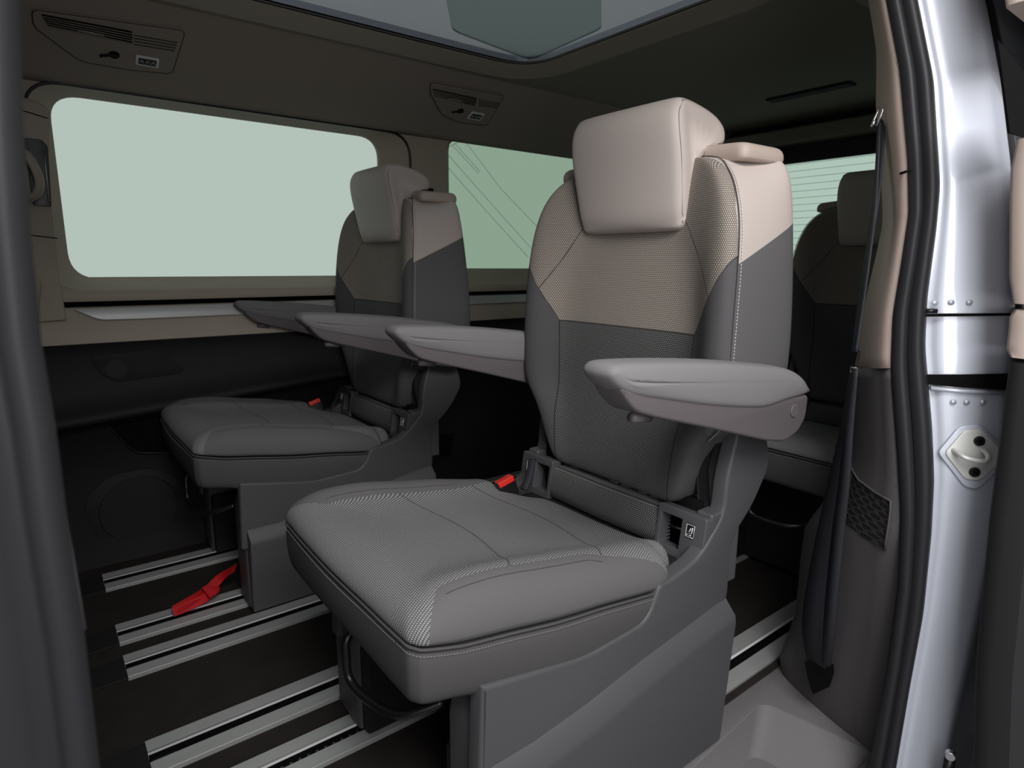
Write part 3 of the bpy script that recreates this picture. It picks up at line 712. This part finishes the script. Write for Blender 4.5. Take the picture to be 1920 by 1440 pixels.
# front pillar trim on the far side with belt slot and seams
pl = plate('trim_2', rpoly([(lambda p: (p.x, p.z))(ony(a, b, 2.38)) for a, b in ((-120, 180), (38, 180), (95, 200), (92, 330), (112, 520), (125, 600), (-100, 620))], [0, 0, .03, .05, .05, 0, 0], 5), .02, M['beigetrim'], frame=XZ(2.395), bev=.006)
pl['kind'] = 'structure'
bs = plate('belt_slider', rpoly([(lambda p: (p.x, p.z))(ony(a, b, 2.372)) for a, b in ((43, 258), (78, 262), (90, 275), (97, 388), (62, 385))], .006, 3), .006, M['black'], frame=XZ(2.3755), bev=.0015)
tag(bs, 'black belt height slider on the beige pillar left of the far window', 'belt slider')
pp = [(lambda p: Vector((p.x, 2.365, p.z)))(ony(a, b, 2.365)) for a, b in ((82, 280), (92, 380))]
MB().tube(pp, .0015, 5).build('slider_edge', M['steel'], bs)
gh = empty('grab_handle', ony(60, 330, 2.34), 'curved beige grab handle on the far front pillar', 'handle')
MB().tube(catmull([ony(36, 280, 2.375), ony(48, 288, 2.33), ony(64, 312, 2.31), ony(74, 340, 2.31), ony(70, 362, 2.32), ony(52, 374, 2.34), ony(40, 376, 2.375)], 6), .013, 10, flat=.7).build('grip', M['beigetrim'], gh)
MB().tube(catmull([ony(40, 500, 2.375), ony(56, 522, 2.34), ony(68, 532, 2.34), ony(66, 560, 2.35), ony(62, 600, 2.375)], 6), .012, 8).build('handle_foot', M['beigetrim'], gh)
T = MB()
for a in ((( 36, 205), (90, 222)), ((50, 440), (108, 447))): T.tube([ony(q[0], q[1], 2.374) for q in a], .0015, 4)
T.build('panel_seam', M['void'], pl)
# pillar between the two windows
T = MB(); T.box((1.375, 2.385, 1.28), (1.42, 2.398, 1.31))
T.build('belt_anchor', M['black'], wl, bev=.004)
MB().tube([(1.315, 2.397, 1.56), (1.55, 2.397, 1.60)], .0015, 4).build('panel_seam', M['void'], wl)

# ------------------------------------------------------------------ ceiling
ce = empty('ceiling', (1.0, 1.49, 1.7), kind='structure')
HZ = 1.700
SR = rrect(-1.05, 1.0, 1.600, 1.980, .16, 10); SRo = rrect(-1.12, .905, 1.690, 2.075, .24, 10)
plate('headliner', [(-1.2, .865), (3.15, .865), (3.15, 2.115), (-1.2, 2.115)], .01, M['beigeliner'], ce, holes=[SRo], frame=XY(HZ), sharp=30)
mb = MB(); mb.rings([[Vector((p[0], p[1], HZ)) for p in SRo], [Vector((p[0]*.7+q[0]*.3, p[1]*.7+q[1]*.3, HZ+.004)) for p, q in zip(SRo, SR)], [Vector((p[0]*.1+q[0]*.9, p[1]*.1+q[1]*.9, HZ+.021)) for p, q in zip(SRo, SR)], [Vector((q[0], q[1], HZ+.023)) for q in SR], [Vector((q[0], q[1], HZ+.03)) for q in SR]], True, False)
mb.build('sunroof_surround', M['beigetrim'], ce)
for s in (-1, 1):
    yy = lambda y: 1.49+s*(y-1.49)
    strip('headliner_channel', [(yy(2.10), 1.700), (yy(2.115), 1.690), (yy(2.14), 1.655), (yy(2.30), 1.575), (yy(2.345), 1.548), (yy(2.37), 1.528), (yy(2.398), 1.512), (yy(2.41), 1.52)], M['beigeliner'], ce)
sr = empty('window_4', (.3, 1.49, 1.72), kind='structure')
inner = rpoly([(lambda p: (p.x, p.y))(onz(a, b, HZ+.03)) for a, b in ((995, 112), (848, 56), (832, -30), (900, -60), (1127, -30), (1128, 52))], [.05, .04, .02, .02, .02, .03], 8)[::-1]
MB().tube([Vector((q[0], q[1], HZ+.0245)) for q in SR], .0022, 6, closed=True).build('sunroof_seal', M['black'], sr)
plate('pane', inner, .006, M['groofrefl'], sr, frame=XY(HZ+.026))  # reflection in the roof glass, put in as a separately tinted pane
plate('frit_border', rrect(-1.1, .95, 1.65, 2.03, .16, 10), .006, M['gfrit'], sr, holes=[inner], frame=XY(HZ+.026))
# roof body above, leaving the glass open
plate('roof_skin', [(-1.2, .30), (3.15, .30), (3.15, 2.6), (-1.2, 2.6)], .02, M['paint'], ce, holes=[rrect(-1.09, .96, 1.64, 2.02, .15, 10)], frame=XY(HZ+.05))

# ceiling vent consoles
def console(pts, lou, fix, disp, hook, label):
    p0 = Vector((0, 2.22, 1.615)); n = Vector((0, -.447, -.894)).normalized()
    lift = lambda a, b, h=0: onp(a, b, p0, n)+n*h
    root = empty('ceiling_vent', lift(*pts[0]), label, 'air vent', 'ceiling vent consoles')
    u = Vector((1, 0, 0)); v = n.cross(u).normalized(); v = -v   # frame so that u x v points into the cabin
    if u.cross(v).dot(n) < 0: v = -v
    def to2(a, b): q = onp(a, b, p0, n)-p0; return (q.dot(u), q.dot(v))
    P2 = rpoly([to2(*q) for q in pts], .02, 4)
    body = plate('console', P2, .010, M['beigeliner'], root, frame=(p0, u, v), bev=.003)
    MB().tube([p0+u*q[0]+v*q[1]+n*.009 for q in P2], .0012, 4, closed=True).build('console_edge', M['dark'], body)
    ba = plate('vent_opening', rpoly([to2(*q) for q in lou], .004, 3), .0025, M['void'], root, frame=(p0+n*.010, u, v))
    a, b, c, d = [Vector(to2(*q)) for q in lou]
    for k in range(5):
        t = (k+.5)/5; s_ = a.lerp(d, t); e = b.lerp(c, t)
        MB().tube([p0+u*s_.x+v*s_.y+n*.014, p0+u*e.x+v*e.y+n*.014], .0024, 6, flat=.5).build('louvre', M['beigeliner'], ba)
    mcx = a.lerp(b, .5).lerp(d.lerp(c, .5), .62)
    MB().tube([p0+u*(mcx.x-.03)+v*mcx.y+n*.018, p0+u*(mcx.x+.03)+v*mcx.y+n*.018], .005, 8, flat=.6).build('vent_tab', M['beigeliner'], ba)
    T = MB(); a, b, c, d = [Vector(to2(*q)) for q in fix]
    for k in range(4):
        t = (k+.5)/4; s_ = a.lerp(d, t); e = b.lerp(c, t); T.tube([p0+u*s_.x+v*s_.y+n*.0105, p0+u*e.x+v*e.y+n*.0105], .0014, 4)
    T.build('blind_slots', M['dark'], body)
    dc = Vector(to2(*disp[0])); dx, dy = disp[1]
    lamp = plate('light_switch', rrect(dc.x-dx, dc.y-dy, dc.x+dx, dc.y+dy, .004, 3), .004, M['white'], root, frame=(p0+n*.010, u, v), bev=.001)
    plate('switch_window', rrect(dc.x-dx*.78, dc.y-dy*.62, dc.x+dx*.78, dc.y+dy*.62, .002, 3), .002, M['black'], lamp, frame=(p0+n*.0135, u, v))
    T = MB()
    for k in range(3):
        o0 = p0+u*(dc.x-dx*.5+k*dx*.5)+v*dc.y+n*.016
        T.tube([o0+u*(-dx*.16)-v*dy*.2, o0+v*dy*.35, o0+u*dx*.16-v*dy*.2], .0012, 4)
    T.build('switch_symbols', M['white'], lamp)
    h0 = Vector(to2(*hook)); T = MB().cyl(p0+u*h0.x+v*h0.y+n*.010, n, .014, .002, 20)
    T.build('hook_recess', M['void'], body)
    MB().tube([p0+u*(h0.x-.035)+v*(h0.y-.012)+n*.013, p0+u*(h0.x-.01)+v*h0.y+n*.014, p0+u*(h0.x+.012)+v*(h0.y+.002)+n*.014], .004, 6).build('coat_hook', M['dark'], root)
console([(58, 12), (347, 53), (322, 134), (240, 126), (150, 110), (62, 45)], [(76, 20), (247, 53), (247, 76), (90, 43)], [(250, 57), (333, 72), (325, 92), (250, 80)], ((275, 109), (.030, .019)), (213, 97),
        'large louvred vent console in the headliner above the far front window')
console([(806, 150), (945, 176), (912, 232), (860, 226), (828, 212), (806, 172)], [(810, 162), (893, 180), (888, 194), (812, 176)], [(897, 181), (938, 189), (930, 200), (895, 195)], ((891, 213), (.032, .021)), (862, 204),
        'smaller looking louvred vent console above the gap between the far windows')

# ------------------------------------------------------------------ rear end
wrr = empty('wall_rear', (3.15, 1.49, 0), kind='structure')
RWH = rrect(.62, .93, 2.36, 1.565, .10, 8)
plate('tailgate_panel', [(.35, -.05), (2.62, -.05), (2.62, 1.75), (.35, 1.75)], .03, M['dark'], wrr, holes=[RWH], frame=YZ(3.12), bev=.006)
MB().box((3.03, .45, 1.585), (3.14, 2.5, 1.66)).build('tailgate_header', M['beigeliner'], wrr, bev=.015)
MB().box((3.095, .55, 1.50), (3.13, 2.42, 1.60)).build('tailgate_seal', M['black'], wrr, bev=.01)
g = empty('window_3', (3.14, 1.49, .93), kind='structure')
plate('pane', rrect(.60, .91, 2.38, 1.58, .10, 8), .006, M['grear'], g, frame=YZ(3.15))
T = MB()
for k in range(17):
    z = 1.50-k*.033; T.tube([(3.148, .66, z), (3.148, 2.32, z)], .0008, 4)
T.build('heating_wires', M['dark'], g)
MB().box((2.6, 1.25, 1.690), (2.66, 1.60, 1.70)).build('roof_light', M['dark'], ce, bev=.004)
# added panel keeping light out of the unseen cabin front, and the door-side rear wall
bk_ = MB().box((-1.25, .35, -.05), (-1.2, 2.6, 1.8)).build('front_blocker', M['dark'], smooth=False); bk_['kind'] = 'structure'

# ------------------------------------------------------------------ door-side rear: pillar trim, seal, jamb, outer skin
def rows_to(mb, cols): mb.rings(cols, False, False); return mb
def col(tab, plane, ys):
    """pixel polyline -> points at given image rows on plane x=const (or a function of the row)"""
    out = []
    for y in ys:
        x = None
        for (a, b), (c_, d) in zip(tab, tab[1:]):
            if b <= y <= d: x = a+(c_-a)*(y-b)/(d-b); break
        if x is None: x = tab[0][0]+(tab[1][0]-tab[0][0])*(y-tab[0][1])/(tab[1][1]-tab[0][1]) if y < tab[0][1] else tab[-1][0]+(tab[-1][0]-tab[-2][0])*(y-tab[-1][1])/(tab[-1][1]-tab[-2][1])
        out.append(onx(x, y, plane(y) if callable(plane) else plane))
    return out
SLo = [(1655, -80), (1665, 0), (1690, 130), (1705, 300), (1707, 400), (1692, 500), (1677, 590), (1673, 690), (1685, 850), (1691, 960), (1686, 1100), (1666, 1250), (1640, 1400), (1618, 1500)]
SRi = [(1700, -80), (1715, 0), (1745, 150), (1757, 350), (1750, 430), (1733, 560), (1729, 650), (1742, 800), (1746, 900), (1741, 1000), (1726, 1150), (1702, 1280), (1675, 1440), (1665, 1500)]
JO = [(1815, -80), (1840, 0), (1868, 150), (1886, 300), (1893, 480), (1895, 590), (1895, 700), (1889, 760), (1886, 900), (1872, 980), (1842, 1120), (1802, 1300), (1772, 1440), (1762, 1500)]
TL = [(1630, -80), (1640, 0), (1654, 90), (1650, 200), (1660, 330), (1664, 420), (1650, 480), (1628, 570), (1616, 640), (1614, 690)]
DL = [(1614, 690), (1606, 780), (1597, 860), (1545, 945), (1512, 985), (1504, 1040), (1494, 1150), (1462, 1238), (1478, 1290), (1512, 1330)]
# ---- rubber seal
ys = list(range(-240, 1641, 20))
L_ = col(SLo, 1.190, ys); R_ = col(SRi, 1.218, ys)
colsS = []
for t, d in ((0, 0), (.02, -.006), (.10, -.013), (.22, -.016), (.32, -.012), (.40, -.004), (.46, -.004), (.54, -.012), (.68, -.020), (.84, -.017), (.96, -.008), (1, .002)):
    colsS.append([a.lerp(b, t)+Vector((d*.8, -abs(d)*.6, 0)) for a, b in zip(L_, R_)])
seal = rows_to(MB(), colsS).build('door_seal', M['rubber'], sub=1); tag(seal, 'thick black rubber seal around the rear edge of the door opening', 'seal')
m = seal.modifiers.new('s', 'SOLIDIFY'); m.thickness = .006; m.offset = 0
# ---- beige upper pillar trim
ys2 = list(range(-80, 691, 22))+[690]
A_ = col(TL, 1.33, ys2); C_ = col(SLo, 1.192, ys2)
def bulge(A, C, ks, d0):
    cols = []
    for t, d in ks: cols.append([a.lerp(c, t)+Vector((-d*.7, d*.7 if t < .5 else d*.2, 0))*d0 for a, c in zip(A, C)])
    return cols
tt = rows_to(MB(), [[p+Vector((.12, .03, 0)) for p in A_]]+bulge(A_, C_, [(0, 0), (.04, .006), (.2, .012), (.5, .016), (.72, .018), (.82, .014), (1, 0)], 1)).build('trim_3', M['beigepl'])
tt['kind'] = 'structure'; tt.modifiers.new('s', 'SOLIDIFY').thickness = .003
ct = [a.lerp(b, .5) for a, b in zip(A_, C_)]
e0 = [onx(1664, 328, 1.328), onx(1685, 330, 1.25), onx(1706, 323, 1.186)]
MB().tube([p+Vector((-.014, 0, 0)) for p in e0], .0022, 6).build('panel_seam', M['void'], tt)
hd = col([(1638, -80), (1638, 0), (1650, 90), (1655, 105)], 1.32, [-80, 0, 60, 100])
# ---- dark lower pillar trim
ys3 = list(range(690, 1331, 20))+[1336]
def dpl(y): return 1.33 if y < 860 else 1.33+(min(y, 1240)-860)/380*.06
A_ = col(DL, dpl, ys3); C_ = []
rowsC = [690+(y-690)*(1420-690)/(1336-690) for y in ys3]
C_ = col(SLo, lambda y: 1.192+max(0, (y-1000))/420*.10, rowsC)
lowt = rows_to(MB(), [[p+Vector((.16, .0, 0)) for p in A_]]+bulge(A_, C_, [(0, 0), (.04, .006), (.15, .012), (.35, .014), (.60, .016), (.70, .012), (.80, .004), (1, 0)], 1)).build('trim_4', M['pill'])
lowt['kind'] = 'structure'; lowt.modifiers.new('s', 'SOLIDIFY').thickness = .003
# textured map pocket insert
def xint(tab, y):
    for (a, b), (c_, d) in zip(tab, tab[1:]):
        if b <= y <= d: return a+(c_-a)*(y-b)/(d-b)
    return tab[-1][0]
KB = [(0, 0), (.04, .006), (.15, .012), (.35, .014), (.60, .016), (.70, .012), (.80, .004), (1, 0)]
def trimsurf(y, t):
    yc = 690+(y-690)*(1420-690)/(1336-690)
    a = onx(xint(DL, y), y, dpl(y)); c_ = onx(xint(SLo, yc), yc, 1.192+max(0, (yc-1000))/420*.10)
    d = KB[-1][1]
    for (p_, q_), (r_, s_) in zip(KB, KB[1:]):
        if p_ <= t <= r_: d = q_+(s_-q_)*(t-p_)/(r_-p_); break
    return a.lerp(c_, t)+Vector((-d*.7, d*.7 if t < .5 else d*.2, 0))
cols = []
for k in range(9):
    t = .05+.82*k/8; y0 = 850+62*(k/8)**.7; y1 = 925+70*k/8
    cols.append([trimsurf(y0+(y1-y0)*q/6, t)+Vector((-.0085, -.004, 0)) for q in range(7)])
pin = MB().rings(cols, False, False).build('pocket_insert', M['pmesh'], lowt)
MB().tube([c_[0] for c_ in cols]+cols[-1][1:], .0022, 6).build('insert_edge', M['pill'], pin)

# ---- painted jamb
def jx(t): return t
Jr = col(SRi, 1.219, ys); Jo = col(JO, 1.290, ys)
cols = []
for t, dx, dy in ((-.10, .012, .004), (0, .012, 0), (.10, .010, 0), (.17, .001, 0), (.5, .000, 0), (.84, .0, 0), (.92, .000, 0), (.96, .004, 0), (.99, .014, 0), (1.0, .024, 0)):
    cols.append([a+(b-a)*t+Vector((dx, dy, 0)) for a, b in zip(Jr, Jo)])
jam = rows_to(MB(), cols).build('trim_5', M['paint'], sub=1); jam['kind'] = 'structure'
kq = ys.index(580)
rows_to(MB(), [cols[-1][kq:], [p+Vector((.9, .02, 0)) for p in cols[-1][kq:]], [p+Vector((1.9, .08, 0)) for p in cols[-1][kq:]]]).build('outer_side', M['paint'], jam)
rows_to(MB(), [cols[-1][:kq+1], [p+Vector((.012, -.006, 0)) for p in cols[-1][:kq+1]], [p+Vector((.035, -.004, 0)) for p in cols[-1][:kq+1]], [p+Vector((.045, .004, 0)) for p in cols[-1][:kq+1]]]).build('window_rubber', M['black'], jam)
rows_to(MB(), [[p+Vector((.04, .003, 0)) for p in cols[-1][:kq+1]], [p+Vector((.9, .05, 0)) for p in cols[-1][:kq+1]], [p+Vector((1.9, .14, 0)) for p in cols[-1][:kq+1]]]).build('quarter_glass', M['gdoor'], jam)
jn = lambda px, py, off=0: (lambda t: onx(px, py, 1.219+(1.290-1.219)*t-off))(min(max((px-1735)/155, 0), 1))
# black slot for the upper runner, gap line, dimples
def band(name, quad, mat, off, th, parent):
    P = [jn(a, b, off) for a, b in quad]; return MB().add(P, [tuple(range(len(P)))]).build(name, mat, parent, smooth=False, solid=th)
band('runner_slot', [(1734, 702), (1800, 702), (1896, 700), (1918, 698), (1918, 728), (1890, 731), (1800, 726), (1736, 720)], M['void'], .006, .004, jam)
band('panel_gap', [(1735, 588), (1893, 587), (1893, 592), (1735, 594)], M['void'], .006, .003, jam)
MB().tube([jn(1735, 583, .008), jn(1757, 583, .008)], .004, 8).build('drain_plug', M['black'], jam)
T = MB()
for a, b in ((1753, 568), (1784, 567), (1818, 567), (1788, 754), (1813, 754), (1843, 754)):
    T.cyl(jn(a, b, .004), (-.7, -.7, 0), .0045, .001, 12)
T.build('dimples', M['paint'], jam)
MB().tube([jn(1745, 728, .006), jn(1800, 733, .006), jn(1880, 737, .006)], .004, 8).build('jamb_fold', M['paint'], jam)
# ---- striker
st0 = empty('door_striker', jn(1823, 855, .012), 'silver door striker plate with two black bolts on the painted jamb', 'striker')
n = (jn(1760, 850)-jn(1880, 850)).cross(jn(1820, 800)-jn(1820, 910)).normalized()
if n.dot(CAM-jn(1820, 850)) < 0: n = -n
o0 = jn(1823, 855, .006); v = Vector((0, 0, 1)); u = v.cross(n).normalized(); v = n.cross(u)
def s2d(a, b): q = onp(a, b, o0, n)-o0; return (q.dot(u), q.dot(v))
rec = plate('recess_rim', rpoly([s2d(*q) for q in ((1758, 848), (1798, 800), (1835, 795), (1884, 842), (1882, 872), (1832, 918), (1808, 912))], .008, 4), .003, M['paint'], st0, frame=(o0-n*.002, u, v), bev=.0012)
pltp = plate('striker_plate', rpoly([s2d(*q) for q in ((1769, 848), (1806, 806), (1840, 804), (1878, 846), (1877, 862), (1836, 900), (1808, 898))], .008, 4), .005, M['zinc'], st0, frame=(o0, u, v), bev=.0015)
for a, b in ((1834, 826), (1825, 884)):
    q = onp(a, b, o0, n)+n*.005; bo = MB().cyl(q, n, .0088, .0035, 24, .0075).build('bolt', M['black'], st0, sharp=30)
    MB().cyl(q+n*.0036, n, .0032, .0006, 6).build('bolt_socket', M['void'], bo)
lp = [onp(a, b, o0, n)+n*h for a, b, h in ((1786, 843, .004), (1790, 846, .020), (1800, 852, .028), (1830, 858, .028), (1842, 853, .024), (1842, 845, .014), (1840, 842, .004))]
MB().tube(catmull(lp, 5), .0042, 10).build('striker_loop', M['zinc'], st0)

# ---- outer side with dark rear quarter glass
sk = empty('wall_right', (2.2, .40, 0), kind='structure')
# inner lining of the door-side rear wall
MB().box((1.36, .50, -.05), (3.15, .53, .95)).build('inner_lining', M['dark'], sk, smooth=False)
MB().box((1.36, .52, 1.52), (3.15, .56, 1.72)).build('upper_lining', M['dark'], sk, smooth=False)
MB().box((2.75, .50, .95), (3.15, .55, 1.55)).build('rear_pillar', M['dark'], sk, smooth=False)
wb_ = MB(); wb_.rings([[Vector((x, y, z)) for x, z in ((1.42, 0), (1.47, .30), (1.60, .36), (2.6, .36), (2.8, .2), (2.85, 0))] for y in (.52, .64)], False, False)
wb_.build('wheel_arch', M['dark'], sk)

gr_ = MB().box((-3, -4, -.80), (6, 6, -.75)).build('ground', solid('studio_floor', (.34, .34, .35), .7), smooth=False); gr_['kind'] = 'structure'
# ---- open sliding door standing outside, behind the opening
dr = empty('door_1', (1.4, .2, 0), kind='structure')
def dcol(tab, off, x): return [ (x, ) ]
zs = [-.3, 0, .27, .55, .8, .93, 1.0, 1.13]
def ydoor(z): return interp(z, [(-.73, .213), (.03, .227), (.47, .266), (.907, .285), (1.173, .313), (1.36, .348), (1.66, .40)])
def dpan(name, za, zb, mat, x0=1.15, x1=3.0, n=6, th=.05, r=.01):
    R = []
    for k in range(n+1):
        z = za+(zb-za)*k/n; y = ydoor(z); e = .012 if k in (0, n) else 0
        R.append([Vector((x0+.004, y-th, z)), Vector((x0, y-th*.5, z)), Vector((x0+.003, y-.006+e*-.4, z)), Vector((x0+.012, y-e*.5, z)), Vector((x1, y-e*.5, z)), Vector((x1, y-th, z))])
    return MB().rings(R, True, True).build(name, mat, dr, sharp=50)
dpan('upper_trim', .947, 1.18, M['beigepl'], x0=1.146)
dpan('middle_trim', .867, .938, M['beigepl'], x0=1.154)
dpan('lower_trim', -.62, .860, M['dark'], x0=1.154)
dpan('window_frame', 1.362, 1.66, M['beigepl'], x0=1.138)
cq = [ony(a, b, .3125) for a, b in ((1866, 76), (1935, 160), (1935, 262), (1889, 250))]
MB().add(cq+[q+Vector((0, -.003, 0)) for q in cq], [(0, 1, 2, 3), (7, 6, 5, 4), (0, 4, 5, 1), (1, 5, 6, 2), (2, 6, 7, 3), (3, 7, 4, 0)]).build('frame_corner', M['void'], dr, smooth=False)
MB().box((2.9, .27, 1.17), (3.0, .32, 1.42)).build('frame_post', M['black'], dr, bev=.004)
hb = onx(1782, 1412, 1.22)
hg = empty('door_roller', hb, 'small metal roller bolt at the foot of the painted jamb', 'roller')
MB().cyl(hb, (-1, -.3, 0), .008, .012, 16).build('roller_bolt', M['steel'], hg, bev=.001)
MB().tube([hb+Vector((.004, 0, -.012)), hb+Vector((.006, .002, -.05)), hb+Vector((.02, -.004, -.07))], .009, 8).build('roller_arm', M['black'], hg)

# ------------------------------------------------------------------ door sill with step well
sl = empty('trim_6', (.8, .5, 0), kind='structure')
ws_ = [onz(1435, 1318, .004), onz(1640, 1412, .004)]
we = [(.30, .675-.05), (1.235, .640), (1.262, .625), (1.265, .60), (1.15, .335), (.30, .335)]
c0 = onz(1430, 1316, .004); c1 = onz(1300, 1440, .004); c2 = onz(1636, 1412, .004)
dirA = (c1-c0); dirB = (c2-c0)
well = rpoly([(c0.x+dirA.x*2.6, c0.y+dirA.y*2.6), (c0.x, c0.y), (c0.x+dirB.x*.98, c0.y+dirB.y*.98), (c0.x+dirB.x*.98+dirA.x*2.6, c0.y+dirB.y*.98+dirA.y*2.6)], [.02, .035, .02, .02], 6)
plate('sill_panel', [(-.15, .716), (1.55, .716), (1.55, .345), (-.15, .345)][::-1], .03, M['sill'], sl, holes=[well], frame=XY(-.026), bev=.004)
cw = Vector((sum(p[0] for p in well)/len(well), sum(p[1] for p in well)/len(well)))
wl2 = [(cw.x+(p[0]-cw.x)*.93, cw.y+(p[1]-cw.y)*.93) for p in well]; wl3 = [(cw.x+(p[0]-cw.x)*.80, cw.y+(p[1]-cw.y)*.80) for p in well]
MB().rings([[Vector((p[0], p[1], .002)) for p in well], [Vector((p[0], p[1], -.004)) for p in [(cw.x+(q[0]-cw.x)*.985, cw.y+(q[1]-cw.y)*.985) for q in well]], [Vector((p[0], p[1], -.07)) for p in wl3], [Vector((p[0], p[1], -.075)) for p in [(cw.x+(q[0]-cw.x)*.77, cw.y+(q[1]-cw.y)*.77) for q in well]]], True, False).build('well_wall', M['sill'], sl)
plate('well_floor', wl3, .01, M['sill'], sl, frame=XY(-.083))
MB().box((-.15, .700, .001), (1.45, .718, .007)).build('carpet_edge', M['carpet'], sl, bev=.002)

# ------------------------------------------------------------------ front edge of the opening: near pillar at the left
# edges read at y=.42 ; strips of the pillar run floor to roof
def pcol(tab, yv, ys): 
    out = []
    for y in ys:
        for (a, b), (c_, d) in zip(tab, tab[1:]):
            if b <= y <= d: out.append(ony(a+(c_-a)*(y-b)/(d-b), y, yv)); break
    return out
E0 = [(30, -700), (34, -60), (36, 0), (45, 250), (57, 430), (78, 640), (105, 800), (125, 960), (158, 1180), (188, 1440), (196, 1520), (240, 2000)]
ysp = list(range(-660, 1981, 20))
e = pcol(E0, .43, ysp)
nf = empty('trim_7', (-.05, .42, 0), kind='structure')
prof = [(0, 0), (-.004, -.010), (-.012, -.014), (-.018, -.008), (-.022, -.004), (-.030, -.016), (-.048, -.020), (-.060, -.012), (-.066, -.002)]
MB().rings([[p+Vector((dx, dy, 0)) for p in e] for dx, dy in prof]+[[p+Vector((-.05, .02, 0)) for p in e]], False, False).build('front_seal', M['rubber'], nf)
MB().rings([[p+Vector((dx, dy, 0)) for p in e] for dx, dy in ((-.066, -.004), (-.074, -.012), (-.11, -.03), (-.16, -.04), (-.30, -.04))], False, False).build('front_jamb', M['paint'], nf)
MB().rings([[p+Vector((dx, dy, 0)) for p in e] for dx, dy in ((0, .005), (-.006, .03), (-.02, .07), (-.05, .12), (-.2, .16))], False, False).build('pillar_lining', M['dark'], nf)
MB().tube([ony(120, 960, .47), ony(139, 1070, .47), ony(158, 1180, .47)], .0014, 6).build('lining_edge', M['plast'], nf)
# right-hand front wall of the cabin (out of view), keeps the side closed
wfr = MB().box((-1.2, .40, -.05), (-.12, .44, 1.75)).build('wall_front_right', M['dark'], nf, smooth=False)
MB().box((-1.2, .40, 1.60), (1.6, .60, 1.72)).build('door_header', M['beigetrim'], nf, smooth=False)

# ------------------------------------------------------------------ hanging seat belt
sb = empty('seat_belt', onx(1600, 640, 1.20), 'black seat belt hanging down the near rear pillar, tied with a cord', 'seat belt')
def belt(path, wids, xs):
    L, R = [], []
    for (a, b), w, x in zip(path, wids, xs):
        L.append(onx(a-w/2, b, x)); R.append(onx(a+w/2, b, x-.012))
    L = catmull(L, 4); R = catmull(R, 4)
    return MB().rings([[p for p in L], [p+Vector((0, 0, 0)) for p in R]], False, False)
xb = 1.17
belt([(1654, 180), (1652, 250), (1648, 320), (1641, 380), (1622, 500), (1604, 620), (1600, 660)], [5, 9, 8, 10, 9, 7, 8], [1.30, 1.26, 1.24, 1.22, 1.19, 1.175, 1.17]).build('upper_webbing', M['web'], sb, solid=.0025)
belt([(1650, 230), (1642, 380), (1628, 500), (1611, 620), (1605, 660)], [4, 6, 6, 5, 6], [1.25, 1.215, 1.18, 1.165, 1.16]).build('return_webbing', M['web'], sb, solid=.0025)
belt([(1599, 690), (1585, 800), (1568, 900), (1550, 1000), (1530, 1120), (1526, 1190), (1533, 1260), (1535, 1296)], [10, 20, 30, 38, 44, 44, 30, 28], [1.17, 1.19, 1.21, 1.23, 1.25, 1.26, 1.29, 1.33]).build('lower_webbing', M['web'], sb, solid=.003)
belt([(1602, 690), (1590, 800), (1582, 900), (1570, 1000), (1558, 1120), (1552, 1200), (1548, 1250)], [9, 16, 20, 22, 22, 20, 18], [1.16, 1.17, 1.18, 1.195, 1.205, 1.22, 1.25]).build('front_webbing', M['web'], sb, solid=.003)
tg = MB()
a, b, c_, d = onx(1636, 231, 1.235), onx(1644, 236, 1.235), onx(1656, 206, 1.235), onx(1649, 200, 1.235)
tg.tube([a, b, c_, d], .0022, 6, closed=True); tg.tube([onx(1634, 238, 1.235), onx(1640, 226, 1.235)], .003, 6)
tg.build('belt_tongue', M['steel'], sb)
MB().tube([onx(1595, 688, 1.165), onx(1606, 690, 1.15), onx(1607, 700, 1.16), onx(1595, 697, 1.165)], .0014, 5, closed=True).build('tie_cord', M['greythread'], sb)
MB().tube(catmull([onx(1603, 690, 1.155), onx(1608, 665, 1.155), onx(1613, 654, 1.155), onx(1611, 668, 1.155), onx(1604, 690, 1.155), onx(1602, 712, 1.155)], 4), .0014, 5).build('tie_loop', M['black'], sb)
mo = [onx(a, b, 1.275) for a, b in ((1508, 1240), (1562, 1246), (1563, 1262), (1555, 1288), (1524, 1302), (1514, 1270))]
MB().add(mo, [tuple(range(6))]).build('belt_slot', M['void'], lowt, smooth=False, solid=.002)
